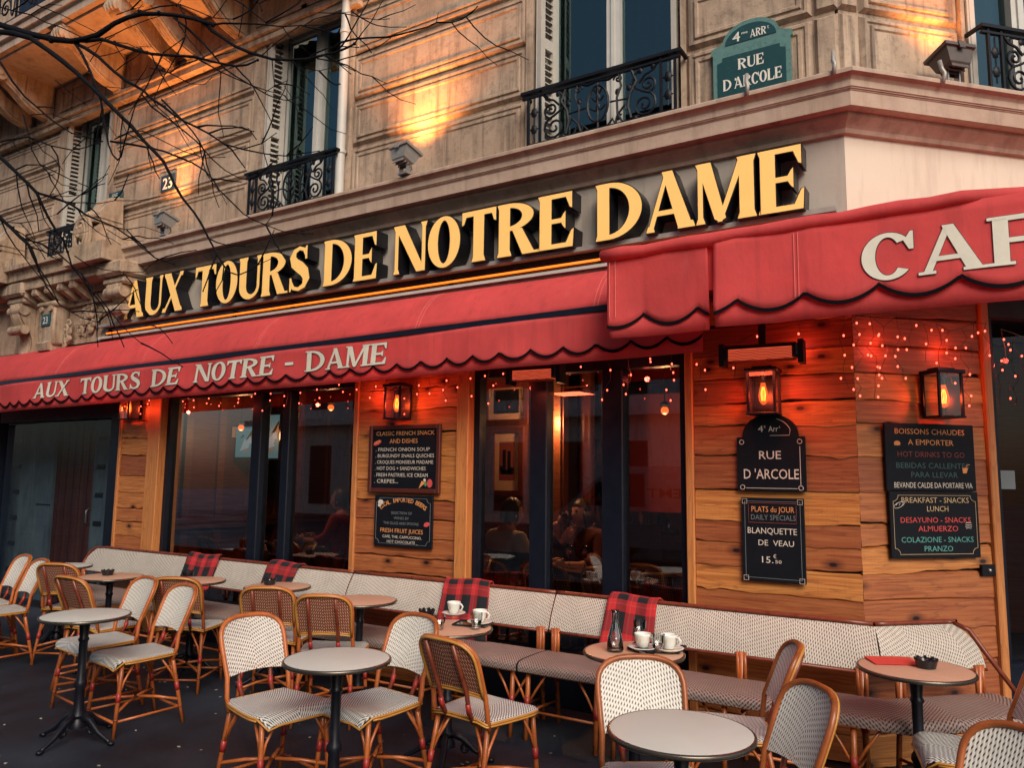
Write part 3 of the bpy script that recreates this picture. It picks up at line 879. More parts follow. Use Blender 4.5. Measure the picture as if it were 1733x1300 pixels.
# dark glazed door round the corner, with its sticker and a lock plate on the post
dd = MB(); dd.box(.95, 3.6, .06, .16, 0, .5); dd.box(.95, 1.05, .05, .16, .5, 2.62); dd.box(2.1, 2.2, .05, .16, .5, 2.62); dd.xf(RZ45)
sd_ = part('side_door', dd, M['frame'], bld)
dg = MB(); dg.face([(1.05, .10, .5), (3.6, .10, .5), (3.6, .10, 2.62), (1.05, .10, 2.62)]); dg.xf(RZ45); part('side_door_glass', dg, M['dimglass'], sd_)
st = MB(); st.box(1.00 + .06, 1.00 + .20, .092, .098, 1.545, 1.66); st.xf(RZ45); part('door_sticker', st, M['c_grey'], sd_)
lk = MB(); lk.bbox(.79, .885, -.036, -.01, 1.035, 1.10, .004); lk.xf(RZ45)
lp = part('lock_plate', lk, M['iron'], bld)
lb = MB(); lb.ball((.84, -.038, 1.068), .012, 8, 6); lb.xf(RZ45); part('lock_knob', lb, M['steel'], lp, True)
# interior shell
ro = MB()
ro.box(LX(-8.1), 2.6, 5.2, 5.3, 0, 2.95, 0, .4)                      # back wall
ro.box(LX(-8.0), LX(-7.9), .5, 5.2, 0, 2.95, 0, .5)
ro.box(LX(-4.75), LX(-3.42), 1.55, 1.65, 0, 2.95, 0, .55)            # panelled partition behind the seated man
ro.box(LX(-4.75), LX(-4.66), .25, 1.55, 0, 2.95, 0, .4)
ro.box(3.2, 3.3, 3, 9, 0, 2.95, 0, .4)
for y in [.7 + .45 * k for k in range(10)]: ro.box(LX(-7.9), LX(-7.86), y, y + .09, 0, 2.6, 0, .8)
for z in (.35, .95, 1.02): ro.box(LX(-7.86), LX(-7.83), .5, 5.2, z, z + .05, 0, .9)
for x in (-4.70, -4.45, -3.75, -3.50): ro.box(LX(x), LX(x) + .06, 1.52, 1.55, 0, 2.9, 0, .8)
for z in (.45, .80, 1.15): ro.box(LX(-4.64), LX(-3.50), 1.50, 1.52, z, z + .07, 0, .9)
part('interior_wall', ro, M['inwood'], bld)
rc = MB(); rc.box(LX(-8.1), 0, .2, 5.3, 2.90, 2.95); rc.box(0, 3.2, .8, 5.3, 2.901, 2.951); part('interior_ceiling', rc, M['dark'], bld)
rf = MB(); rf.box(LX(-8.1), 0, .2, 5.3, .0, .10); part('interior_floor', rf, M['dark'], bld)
for x, y, r in ((-7.09, 6.5, .13), (-3.36, 6.8, .085), (-5.75, 7.4, .07)):
    c = MB(); c.tube([(LX(x), y - CY, 0), (LX(x), y - CY, 1.5), (LX(x), y - CY, 2.9)], r, 16)
    part('interior_column', c, M['brass'] if 'brass' in M else M['bamboo_d'], bld, 40)
M['redwall'] = flat('red_wall_paint', (.32, .03, .025), .6)
# coloured wall panels and bar shelves deep inside
rp = MB(); rp.box(LX(-3.20), LX(-2.45), 2.60, 2.66, 1.25, 2.45); part('red_wall_panel', rp, M['redwall'], bld)
bs = MB()
for z in (.9, 1.3, 1.75, 2.1): bs.box(LX(-4.6), LX(-3.4), 4.3, 4.6, z, z + .04)
bs.box(LX(-4.6), LX(-3.4), 3.6, 4.0, 0, 1.05)
part('bar_shelf', bs, M['inwood'], bld)
rnd = random.Random(4)
bprot = []
for k in range(3):
    q = MB(); h = (.20, .25, .29)[k]
    q.lathe([(.001, 0), (.035, 0), (.035, h * .6), (.013, h * .78), (.013, h), (.001, h)], (0, 0, 0), 8)
    bprot.append(q.mesh('bottle', (M['black_gloss'], M['menu_green'], M['bamboo'])[k], 40))
for z in (.94, 1.34, 1.79):
    x = -4.55
    while x < -3.45:
        o = bpy.data.objects.new('bottle', bprot[rnd.randrange(3)]); COL.objects.link(o)
        o.location = (x, CY + 4.42, z); x += rnd.uniform(.10, .15)
        tag(o, 'small dark bottle standing on the bar shelves inside', 'bottle', 'bottles on the bar shelves')
# ------------------------------------------------------------------ lettering
def arc(cx, cy, a, b, t0, t1, n=14):
    return [(cx + a * math.cos(R(t0 + (t1 - t0) * i / n)), cy + b * math.sin(R(t0 + (t1 - t0) * i / n))) for i in range(n + 1)]
def ring(cx, cy, a, b, ai, bi, t0, t1, n=16, dx=0):
    o = arc(cx, cy, a, b, t0, t1, n); i = arc(cx + dx, cy, ai, bi, t0, t1, n)
    return o + i[::-1]
def stroke(pts, ws):
    L, Rr = [], []
    for i, p in enumerate(pts):
        a, c = pts[max(i - 1, 0)], pts[min(i + 1, len(pts) - 1)]
        dx, dy = c[0] - a[0], c[1] - a[1]; l = math.hypot(dx, dy) or 1
        w = ws[i] / 2
        L.append((p[0] - dy / l * w, p[1] + dx / l * w)); Rr.append((p[0] + dy / l * w, p[1] - dx / l * w))
    return L + Rr[::-1]
def glyph(ch, T, t, sh, e):
    """serif capital of unit height -> (list of outlines, advance)"""
    r = lambda x0, y0, x1, y1: [(x0, y0), (x1, y0), (x1, y1), (x0, y1)]
    def wedge(x0, x1, y, up):            # flared serif on a stem foot (up=1) or head (up=-1)
        if T < .21 and e > .048: return r(x0 - e * 1.25, min(y, y + up * sh * 1.15), x1 + e * 1.25, max(y, y + up * sh * 1.15))
        k = sh * 1.9
        return [(x0 - e, y), (x1 + e, y), (x1 + e * .8, y + up * sh * .5), (x1, y + up * k), (x0, y + up * k), (x0 - e * .8, y + up * sh * .5)]
    s0 = e
    if ch == 'A':
        w = .62 + T
        ap = w * .47
        return [[(.05, 0), (.05 + t * 1.1, 0), (ap + t * .6, 1), (ap - t * .3, 1)], [(ap - T * .36, 1), (ap + T * .44, 1), (w, 0), (w - T * 1.08, 0)],
                [(.17, .26), (w - T * 1.15, .26), (w - T * 1.1, .26 + t), (.19, .26 + t)], wedge(.06, .06 + t, 0, 1), wedge(w - T, w, 0, 1)], w + e + .02
    if ch == 'U':
        x1 = s0 + T; x2 = s0 + .36 + T; x3 = x2 + t
        cx, a = (s0 + x3) / 2, (x3 - s0) / 2; ci, ai = (x1 + x2) / 2, (x2 - x1) / 2
        bot = arc(cx, .3, a, .31, 180, 360, 14) + arc(ci, .3, ai, .31 - t * 1.3, 360, 180, 14)
        return [r(s0, .3, x1, 1), r(x2, .3, x3, 1), bot, wedge(s0, x1, 1, -1), wedge(x2, x3, 1, -1)], x3 + e + .03
    if ch == 'X':
        w = .58 + T
        return [[(.03, 1), (.03 + T * 1.15, 1), (w, 0), (w - T * 1.15, 0)], [(.05, 0), (.05 + t, 0), (w - .03, 1), (w - .03 - t, 1)],
                wedge(.04, .04 + t, 0, 1), wedge(w - t - .04, w - .04, 1, -1), wedge(.06, .06 + T * .8, 1, -1), wedge(w - T, w - .03, 0, 1)], w + .06
    if ch == 'T':
        w = .52 + T; c = w / 2
        return [r(c - T / 2, 0, c + T / 2, 1 - t * .5), r(.02, 1 - t * 1.25, w - .02, 1), [(0, .74), (t * .55, .76), (.10, 1 - t), (.10, 1), (0, 1)], [(w, .74), (w - t * .55, .76), (w - .10, 1 - t), (w - .10, 1), (w, 1)], wedge(c - T / 2, c + T / 2, 0, 1)], w + .03
    if ch in 'OC':
        w = .52 + T; c = w / 2
        if ch == 'O':
            return [ring(c, .5, c, .515, c - T, .515 - t, 90, 270, 18), ring(c, .5, c, .515, c - T, .515 - t, -90, 90, 18)], w + .04
        return [ring(c, .5, c, .515, c - T, .515 - t, 40, 320, 30), [(w * .90, .60), (w * .985, .60), (w * .985, .99), (w * .93, .99), (w * .86, .88), (w * .80, .80)]], w + .04
    if ch in 'RPB':
        w = .42 + T
        P = [r(s0, 0, s0 + T, 1), ring(s0 + T * .8, .735, w - T * .5, .265, w - T * 1.5, .265 - t, -90, 90, 14), r(s0 + T * .5, 1 - t, s0 + T, 1), r(s0 + T * .5, .47, s0 + T * .95, .47 + t),
             [(s0 + T + .04, .50), (s0 + T * 1.8 + .06, .50), (w + e + .10, 0), (w + e + .10 - T * 1.1, 0)], wedge(s0, s0 + T, 0, 1), wedge(s0, s0 + T * .6, 1, -1), r(w + .02, 0, w + e + .16, sh * .8)]
        return P, w + e + .16
    if ch == 'S':
        pts = [(.50, .80), (.44, .92), (.30, .965), (.16, .91), (.10, .78), (.16, .64), (.32, .53), (.47, .41), (.53, .25), (.46, .10), (.30, .035), (.15, .07), (.07, .20)]
        k = (T / .2)
        ws = [t * .9, t, t, t * 1.4, T * .8, T * 1.05, T * 1.15, T * 1.1, T * .85, t * 1.4, t, t, t * .9]
        return [stroke([(x + .04, y) for x, y in pts], ws), [(.52, .70), (.575, .70), (.575, 1.0), (.535, 1.0), (.49, .90)], [(.06, .31), (.115, .31), (.16, .12), (.10, .0), (.06, .0)]], .66
    if ch == 'D':
        w = .50 + T
        return [r(s0, 0, s0 + T, 1), ring(s0 + T * .9, .5, w - T * .4, .5, w - T * 1.4, .5 - t, -90, 90, 20), r(s0 + T * .6, 1 - t, s0 + T + .02, 1), r(s0 + T * .6, 0, s0 + T + .02, t), wedge(s0, s0 + T * .5, 0, 1), wedge(s0, s0 + T * .5, 1, -1)], w + T * .55 + e + .04
    if ch in 'EF':
        w = .40 + T
        P = [r(s0, 0, s0 + T, 1), r(s0 + T * .5, 1 - t, s0 + w, 1), r(s0 + T * .5, .5 - t * .5, s0 + w * .78, .5 + t * .5), [(s0 + w, .70), (s0 + w - t * .5, .72), (s0 + w - .12, 1 - t), (s0 + w - .10, 1), (s0 + w, 1)],
             [(s0 + w * .80, .34), (s0 + w * .80, .66), (s0 + w * .74, .62), (s0 + w * .66, .5 + t * .4), (s0 + w * .66, .5 - t * .4), (s0 + w * .74, .38)], wedge(s0, s0 + T * .6, 1, -1)]
        if ch == 'E': P += [r(s0 + T * .5, 0, s0 + w, t), [(s0 + w + .03, .32), (s0 + w - t * .4 + .02, .30), (s0 + w - .12, t), (s0 + w - .10, 0), (s0 + w + .01, 0)], wedge(s0, s0 + T * .6, 0, 1)]
        else: P += [wedge(s0, s0 + T, 0, 1)]
        return P, s0 + w + .06
    if ch == 'L':
        w = .40 + T
        return [r(s0, 0, s0 + T, 1), r(s0 + T * .5, 0, s0 + w, t), [(s0 + w + .03, .34), (s0 + w - t * .4 + .02, .32), (s0 + w - .12, t), (s0 + w - .10, 0), (s0 + w + .01, 0)], wedge(s0, s0 + T, 1, -1), wedge(s0, s0 + T * .6, 0, 1)], s0 + w + .05
    if ch == 'N':
        w = .52 + T
        return [r(s0, 0, s0 + t, 1), r(s0 + w - t, 0, s0 + w, 1), [(s0 - .02, 1), (s0 + T * 1.0, 1), (s0 + w, 0), (s0 + w - T * .9, 0)], wedge(s0, s0 + t, 0, 1), wedge(s0 + w - t, s0 + w, 1, -1), wedge(s0 - .01, s0 + T * .5, 1, -1)], s0 + w + e + .03
    if ch == 'M':
        w = .62 + T * 1.3; q = s0 + (w - T) * .52
        return [r(s0, 0, s0 + t, 1), r(s0 + w - T, 0, s0 + w, 1), [(s0 - .01, 1), (s0 + T * .95, 1), (q + T * .45, .05), (q, .0), (q - T * .35, .05)], [(s0 + w - T, 1), (s0 + w - T + .03, 1), (s0 + w - T + .03, .78), (q + t * .5, .0), (q - t * .4, .0)],
                wedge(s0, s0 + t, 0, 1), wedge(s0 + w - T, s0 + w, 0, 1), wedge(s0, s0 + T * .4, 1, -1), wedge(s0 + w - T, s0 + w, 1, -1)], s0 + w + e + .03
    if ch == '-': return [r(.05, .40, .42, .40 + T * .75)], .47
    return [], .3
def offs(poly, d):
    out = []; n = len(poly)
    A = sum(poly[i][0] * poly[(i + 1) % n][1] - poly[(i + 1) % n][0] * poly[i][1] for i in range(n))
    sg = 1 if A > 0 else -1
    for i in range(n):
        p, q, r_ = poly[i - 1], poly[i], poly[(i + 1) % n]
        nx = ny = 0.0
        for a, c in ((p, q), (q, r_)):
            dx, dy = c[0] - a[0], c[1] - a[1]; l = math.hypot(dx, dy)
            if l > 1e-9: nx += dy / l; ny -= dx / l
        l = math.hypot(nx, ny) or 1
        out.append((q[0] + sg * d * nx / l, q[1] + sg * d * ny / l))
    return out
def ccw(poly):
    n = len(poly)
    A = sum(poly[i][0] * poly[(i + 1) % n][1] - poly[(i + 1) % n][0] * poly[i][1] for i in range(n))
    return poly if A > 0 else poly[::-1]
def word_w(word, st): return sum(glyph(c, *st)[1] for c in word)

# big channel letters over the shop front
sign = thing('letter_sign', 'long sign of yellow raised capitals AUX TOURS DE NOTRE DAME on the fascia', 'sign', (CX, CY, 0))
st_big = (.235, .085, .055, .035)
D0, D1 = .02, .155
for word, x0, x1 in (('AUX', -7.86, -6.84), ('TOURS', -6.67, -5.07), ('DE', -4.90, -4.27), ('NOTRE', -4.10, -2.43), ('DAME', -2.27, -.87)):
    kx = (x1 - x0) / word_w(word, st_big); x = x0; hgt = .405; zb_ = 3.215
    for ch in word:
        P, adv = glyph(ch, *st_big)
        b = MB()
        for k, poly in enumerate(P):
            po = ccw([(LX(x + px * kx), zb_ + pz * hgt) for px, pz in poly])
            e = offs(po, .007)
            y1 = -D1 + .0004 * k
            b.extr([(px, y1, pz) for px, pz in e], (0, D1 - D0, 0), 1, 1)
            b.face([(px, y1 - .003, pz) for px, pz in po], 0)
        part('letter', b, [M['gold'], M['letter_side']], sign)
        x += adv * kx
b = MB()
b.box(LX(-8.45), -.05, -.10, -.001, 3.19, 3.212); b.box(LX(-8.45), -.05, -.105, -.098, 3.184, 3.216)
part('letter_ledge', b, M['zinc'], sign)
# reflective back board with a neon line below the letters
nb = thing('neon_strip', 'orange neon tube in a dark glossy trough under the big yellow letters', 'neon light', (CX, CY, 0))
b = MB(); b.box(LX(-8.40), -.06, -.03, -.005, 3.07, 3.188); part('trough', b, M['trough'] if 'trough' in M else M['black_gloss'], nb)
b = MB(); b.tube([(LX(-8.33), -.055, 3.118), (LX(-4.6), -.055, 3.118), (LX(-1.0), -.055, 3.118)], .009, 8); part('neon_tube', b, M['neon'], nb, True)
b = MB(); b.box(LX(-8.45), -.05, -.09, -.001, 3.055, 3.069); b.box(LX(-8.45), -.05, -.093, -.088, 3.052, 3.075); part('trim', b, M['white_wood'], nb)
for x in (-8.3, -6.2, -5.4, -3.6, -2.3):
    b = MB(); b.box(LX(x), LX(x) + .006, -.058, -.03, 3.078, 3.16); part('clip', b, M['frame'], nb)
b = MB(); b.box(LX(-8.0), -.05, -.05, -.001, 3.0, 3.051); part('awning_board', b, M['fascia'], bld)

# ------------------------------------------------------------------ awnings
def scallop(u, pitch=.225, amp=.036):
    f = (u / pitch) % 1.0
    return amp * (1 - abs(math.sin(PI * f)) ** .75)
def valance(parent, ua, ub, y, ztop, zmid, zbot, pitch, sag=0.0, slope=0.0, seed=0, split=None, u_off=0.0, amp=.036, wamp=1.0):
    """hanging canvas front: an upper flap whose scalloped hem carries a black braid, in front of a straight under-flap"""
    rnd = random.Random(seed); ph = [rnd.uniform(0, 6.3) for _ in range(4)]
    L = ub - ua
    def wav(u, t): return wamp * t * (.014 * math.sin(u * 2.1 + ph[0]) + .008 * math.sin(u * 5.2 + ph[1]) + .006 * math.sin(u * 9 + ph[2])) + .006 * math.sin(u * 3 + ph[3])
    sl = lambda u: slope * (u - ua)
    n = max(40, int(L / .022))
    b = MB()
    hem = lambda u: zmid + scallop(u + u_off, pitch, amp) + sl(u)
    b.grid(lambda s, t: (ua + s * L, y - wav(ua + s * L, 1 - t), hem(ua + s * L) + t * (ztop + sl(ua + s * L) - hem(ua + s * L))), n, 8)
    v = part('valance', b, M['red'], parent, True)
    m = v.modifiers.new('thickness', 'SOLIDIFY'); m.thickness = .003
    h = MB(); h.grid(lambda s, t: (ua + .004 + s * (L - .008), y + .012 - wav(ua + s * L, 1) * .8, zbot + sl(ua + s * L) + t * (zmid + amp + .03 - zbot)), n // 2, 2)
    v2 = part('under_flap', h, M['red'], parent, True)
    m = v2.modifiers.new('thickness', 'SOLIDIFY'); m.thickness = .003
    tr = MB()
    P = [(ua + L * i / n, y - .006 - wav(ua + L * i / n, 1), hem(ua + L * i / n) + .004) for i in range(n + 1)]
    for a in range(n):                   # flat black braid
        p, q = Vector(P[a]), Vector(P[a + 1])
        w = Vector((0, 0, .0095))
        tr.face([p - w, q - w, q + w, p + w])
    o = part('braid', tr, M['braid'], v)
    m = o.modifiers.new('thickness', 'SOLIDIFY'); m.thickness = .003
    return wav, sl
aw = thing('awning', 'long red awning with scalloped valance lettered AUX TOURS DE NOTRE - DAME', 'awning', (0, 0, 0))
YB = 4.45
SLP = .0105
XA, XB = -13.0, -1.42
zbar = lambda x: 2.628 + SLP * (x + 6.0)
b = MB()
def top_fn(s, t):
    x = XA + s * (XB - XA)
    zt, zf = 3.02, zbar(x) + .016
    y = 4.87 + (YB + .01 - 4.87) * t
    bulge = .085 * math.sin(PI * min(1, t * 1.02)) ** .8
    return (x, y - bulge * .55, zt + (zf - zt) * t ** 1.25 + bulge * .45 + .006 * math.sin(x * 3.1) * t)
b.grid(top_fn, 120, 14)
o = part('canopy', b, M['red'], aw, True); m = o.modifiers.new('thickness', 'SOLIDIFY'); m.thickness = .004
for x in (-8.6, -7.05, -5.4, -3.62, -2.15):
    for k in range(2):
        seam = MB(); seam.tube([Vector(top_fn((x + k * .03 - XA) / (XB - XA), t / 12)) + Vector((0, -.003, .003)) for t in range(13)], .0014, 4)
        part('seam', seam, M['seam'] if 'seam' in M else M['cream_letter'], aw)
b = MB(); b.extr([(XA, YB - .035, zbar(XA) - .028), (XA, YB + .035, zbar(XA) - .028), (XA, YB + .04, zbar(XA) + .012), (XA, YB - .03, zbar(XA) + .012)], (XB - XA, 0, SLP * (XB - XA)))
part('front_bar', b, M['frame'], aw)
b = MB(); b.tube([(XA, 4.86, 3.0), (XB + .3, 4.86, 3.0)], .035, 10); part('roller', b, M['frame'], aw, True)
for x in (-10.6, -7.6, -5.0, -2.6):
    b = MB(); b.tube([(x, 4.85, 2.93), (x + .12, 4.62, 2.78), (x, YB + .02, zbar(x) - .01)], .02, 8); part('folding_arm', b, M['frame'], aw, True)
wv, sl = valance(aw, XA, XB, YB - .03, 2.60 + SLP * (XA + 6), 2.333 + SLP * (XA + 6), 2.285 + SLP * (XA + 6), .235, slope=SLP, seed=3, amp=.058)
def painted(parent, words, y, zfun, hgt, st, ital, wavf=None):
    for word, x0, x1 in words:
        b = MB()
        kx = (x1 - x0) / word_w(word, st); x = x0
        for ch in word:
            P, adv = glyph(ch, *st)
            for k, poly in enumerate(P):
                pts = []
                for px, pz in ccw(poly):
                    X = x + px * kx + ital * pz * hgt
                    yy = y - (wavf(X, zfun(X) + pz * hgt) if wavf else 0)
                    pts.append((X, yy - .0075 - .0003 * k, zfun(X) + pz * hgt))
                b.face(pts, 0)
                bk = [(p[0], p[1] + .002, p[2]) for p in pts]
                e = offs([(p[0], p[2]) for p in bk], .0035)
                b.face([(q[0], p[1], q[1]) for p, q in zip(bk, e)], 1)
            x += adv * kx
        part('lettering', b, [M['cream_letter'], M['letter_side']], parent)
painted(aw, (('AUX', -8.87, -8.22), ('TOURS', -8.02, -6.96), ('DE', -6.79, -6.34), ('NOTRE', -6.14, -5.08), ('-', -4.97, -4.85), ('DAME', -4.73, -3.86)), YB - .03, lambda x: 2.40 + SLP * (x + 6), .165, (.20, .105, .06, .05), .12, lambda x, z: wv(x, min(1, max(0, (2.60 + SLP * (x + 6) - z) / .24))))

ca = thing('corner_awning', 'red awning over the street corner with large pale lettering CAFE', 'awning', (0, 0, 0))
YC = 4.10
XC0, XK, XC1 = -1.92, -.06, 1.6
b = MB()
tubeP = [(XC0, YC, 2.895)] + [(XC0 + (XK - XC0) * i / 14, YC - .004 * math.sin(i * 1.9), 2.895 + .0185 * (i / 14) + .004 * math.sin(i * 2.3)) for i in range(1, 15)] + [(XK + .35, YC + .10, 2.905), (XK + .8, YC + .26, 2.90), (XC1, YC + .58, 2.895)]
b.tube(tubeP, [.036 + .003 * math.sin(i * 1.7) for i in range(len(tubeP))], 12)
o = part('rolled_hem', b, M['red'], ca, True)
b = MB()
def ctop(s, t):
    i = s * (len(tubeP) - 1); k = min(int(i), len(tubeP) - 2); f = i - k
    p = Vector(tubeP[k]).lerp(Vector(tubeP[k + 1]), f)
    yw = 4.86 if p.x < CX else 4.86 + (p.x - CX)
    return (p.x, p.y + (yw - p.y) * t, p.z + .02 + .10 * t - .03 * math.sin(PI * t))
b.grid(ctop, 40, 8)
o = part('canopy', b, M['red'], ca, True); m = o.modifiers.new('thickness', 'SOLIDIFY'); m.thickness = .004
XS = -1.27                               # the slit in the valance
wv2, _ = valance(ca, XC0 + .03, XS - .012, YC, 2.875, 2.455, 2.400, .325, seed=8, u_off=.05, amp=.075, wamp=2.0)
wv3, _ = valance(ca, XS + .028, XC1, YC - .012, 2.895, 2.462, 2.400, .345, seed=9, u_off=.08, amp=.075, wamp=1.6)
b = MB(); b.grid(lambda s, t: (XS - .03 + .08 * s, YC + .022, 2.62 + .26 * t), 6, 4); o = part('slit_backing', b, M['red'], ca, True)
for x in (XC0 + .05, XC0 + .085, -.82, -.80):
    sm_ = MB(); sm_.tube([(x, YC - .014 - (wv2 if x < XS else wv3)(x, .5), 2.86), (x, YC - .017 - (wv2 if x < XS else wv3)(x, 1), 2.52)], .0018, 4)
    part('seam', sm_, M['seam'] if 'seam' in M else M['cream_letter'], ca)
painted(ca, (('CAFE', -.50, .50),), YC - .012, lambda x: 2.555 + .012 * (x + .5), .232, (.185, .10, .055, .05), 0, lambda x, z: wv3(x, min(1, max(0, (2.895 - z) / .42))))
b = MB(); b.tube([(-1.5, 4.88, 2.95), (-1.35, 4.5, 2.93), (-1.5, 4.14, 2.87)], .02, 8); part('folding_arm', b, M['frame'], ca, True); b = MB(); b.tube([(.1, 5.62, 2.95), (.25, 5.0, 2.93), (.05, 4.2, 2.87)], .02, 8)
part('folding_arm', b, M['frame'], ca, True)

# ------------------------------------------------------------------ flat text helper (built-in font), facing -y in local coordinates
TMP = bpy.data.scenes.new('lettering_workshop')
def text_mb(s, x0, x1, zbase, hgt, m=0, y=0.0, bold=.0, mono=None, wob=0.0):
    cu = bpy.data.curves.new('t', 'FONT'); cu.body = s; cu.resolution_u = 2; cu.size = 1.0; cu.offset = bold
    ob = bpy.data.objects.new('t', cu)
    TMP.collection.objects.link(ob)
    TMP.view_layers[0].update(); dg = TMP.view_layers[0].depsgraph
    me = bpy.data.meshes.new_from_object(ob.evaluated_get(dg))
    vs = [v.co for v in me.vertices]
    b = MB()
    if vs:
        ax, bx = min(v.x for v in vs), max(v.x for v in vs)
        cap = .729
        k = (x1 - x0) / (bx - ax)
        b.v = [(x0 + (v.x - ax) * k, y, zbase + v.y / cap * hgt + wob * math.sin((v.x - ax) * 3.1)) for v in vs]
        for p in me.polygons:
            b.fi(list(p.vertices), m)
    bpy.data.objects.remove(ob); bpy.data.curves.remove(cu); bpy.data.meshes.remove(me)
    return b
# ------------------------------------------------------------------ boards and plates on the walls (local x along the wall, -y outward)
def wall_pos(u, z, side=False, out=0.0):
    """world point and rotation of a spot on the main wall (u = world x) or on the side wall (u = metres from the corner)"""
    if not side: return Vector((u, CY - out, z)), 0.0
    p = RZ45 @ Vector((u, -out, 0))
    return Vector((CX + p.x, CY + p.y, z)), PI / 4
def board(name, label, cat, u0, u1, z0, z1, lines, side=False, frame=None, tilt=0.0, border='c_grey', out=.03, notch=True, extra=None, group=None, grp=None):
    w, h = u1 - u0, z1 - z0
    p, rz = wall_pos((u0 + u1) / 2, z0, side, out)
    t = thing(name, label, cat, p, rz, group)
    t.rotation_euler.y = tilt
    b = MB(); b.bbox(-w / 2, w / 2, -.016, .0, 0, h, .003); part('panel', b, M['black'], t)
    if frame:
        f = MB(); k = .03
        f.bbox(-w / 2 - .004, -w / 2 + k, -.032, -.0, -.004, h + .004, .004); f.bbox(w / 2 - k, w / 2 + .004, -.032, 0, -.004, h + .004, .004)
        f.bbox(-w / 2 + k, w / 2 - k, -.031, 0, -.004, k, .004); f.bbox(-w / 2 + k, w / 2 - k, -.031, 0, h - k, h + .004, .004)
        part('frame', f, M[frame], t)
    if border and not frame:
        o = MB(); i = .022; c = .035 if notch else 0; y = -.0175; q = .0016
        X0, X1, Z0, Z1 = -w / 2 + i, w / 2 - i, i, h - i
        segs_ = [[(X0 + c, y, Z0), (X1 - c, y, Z0)], [(X0 + c, y, Z1), (X1 - c, y, Z1)], [(X0, y, Z0 + c), (X0, y, Z1 - c)], [(X1, y, Z0 + c), (X1, y, Z1 - c)]]
        if notch:
            for cx, cz, a0 in ((X0, Z0, 0), (X1, Z0, 90), (X1, Z1, 180), (X0, Z1, 270)):
                segs_.append([(cx + c * math.cos(R(a0 + 90 * k / 6)), y, cz + c * math.sin(R(a0 + 90 * k / 6))) for k in range(7)])
        for sgm in segs_: o.tube(sgm, q, 4)
        part('border', o, M[border], t)
    cols = {}
    for ln in lines:
        txt, mname, zf, hh, xa, xb = ln[:6]
        mb = text_mb(txt, xa * w / 2, xb * w / 2, zf * h, hh * h, 0, -.0175, ln[6] if len(ln) > 6 else .0)
        cols.setdefault(mname, MB()).add(mb)
    if extra: extra(cols, w, h)
    for k, mb in cols.items(): part('lettering', mb, M[k], t)
    return t
def disc(mb, cx, cz, a, b, y=-.018, n=14, rot=0.0):
    mb.face([(cx + a * math.cos(2 * PI * i / n) * math.cos(rot) - b * math.sin(2 * PI * i / n) * math.sin(rot), y, cz + a * math.cos(2 * PI * i / n) * math.sin(rot) + b * math.sin(2 * PI * i / n) * math.cos(rot)) for i in range(n)])
def ex1(c, w, h):
    a = c.setdefault('c_red', MB()); disc(a, -.78 * w / 2, .745 * h, .045, .018, -.018, 14, .35)
    a = c.setdefault('c_orange', MB())
    for k in range(4): disc(a, -.78 * w / 2 - .025 + .016 * k, .738 * h + .006 * k, .006, .012, -.0185, 8, .4)
    a.face([(.44 * w / 2, -.018, .06 * h), (.62 * w / 2, -.018, .145 * h), (.52 * w / 2, -.018, .175 * h)])
    disc(c.setdefault('c_red', MB()), .74 * w / 2, .14 * h, .026, .034); disc(c.setdefault('c_white', MB()), .60 * w / 2, .185 * h, .013, .013, -.0186); disc(c.setdefault('c_green', MB()), .63 * w / 2, .13 * h, .012, .02, -.0188)
board('menu_board', 'framed black menu board headed CLASSIC FRENCH SNACK AND DISHES', 'menu board', -4.385, -3.66, 1.45, 1.985, [
    ('CLASSIC FRENCH SNACK', 'c_orange', .855, .065, -.82, .84), ('AND DISHES', 'c_orange', .735, .07, -.42, .38), ('. FRENCH ONION SOUP', 'c_white', .615, .055, -.82, .72), ('. BURGUNDY SNAILS QUICHES', 'c_white', .52, .055, -.82, .84),
    ('. CROQUES MONSIEUR MADAME', 'c_white', .425, .055, -.83, .82), ('. HOT DOG + SANDWICHES', 'c_white', .33, .055, -.83, .62), ('. FRESH PASTRIES, ICE CREAM', 'c_white', .232, .055, -.84, .68), ('. CREPES...', 'c_white', .135, .06, -.84, -.14)], frame='inwood', tilt=.0, extra=ex1)
def ex2(c, w, h):
    rows = c.setdefault('c_orange', MB())
    s = 'LOCAL-IMPORTED BEERS'
    n = len(s)
    for i, ch in enumerate(s):
        if ch == ' ': continue
        a = R(142 - 104 * i / (n - 1))
        t_ = text_mb(ch, -.013, .013, -.02, .036, 0, 0, .006) if ch not in '-I' else text_mb(ch, -.005, .005, -.02, .036 if ch == 'I' else .005, 0, 0, .006)
        m_ = Matrix.Translation((.275 * math.cos(a) * 1.05, -.0175, .60 * h + .135 * math.sin(a) * 1.15 - .025)) @ Matrix.Rotation(-(a - PI / 2) * .75, 4, 'Y')
        rows.add(t_, m_)
    a = c.setdefault('c_white', MB()); disc(a, -.78 * w / 2, .86 * h, .030, .020); disc(a, -.82 * w / 2, .80 * h, .018, .014)
    a = c.setdefault('c_red', MB()); disc(a, .82 * w / 2, .46 * h, .030, .018, -.018, 12, .3)
board('menu_board', 'black drinks board LOCAL-IMPORTED BEERS hung below the framed menu board', 'menu board', -4.315, -3.72, 1.02, 1.425, [
    ('SELECTION OF', 'c_grey', .63, .055, -.40, .32), ('WINES BY', 'c_grey', .53, .055, -.30, .22), ('THE GLASS AND SPOONS', 'c_grey', .43, .055, -.66, .55), ('FRESH FRUIT JUICES', 'c_orange', .27, .085, -.76, .70), ('CAFE, THE, CAPPUCCINO,', 'c_white', .165, .055, -.68, .66), ('HOT CHOCOLATE _', 'c_white', .07, .055, -.52, .54)], extra=ex2)
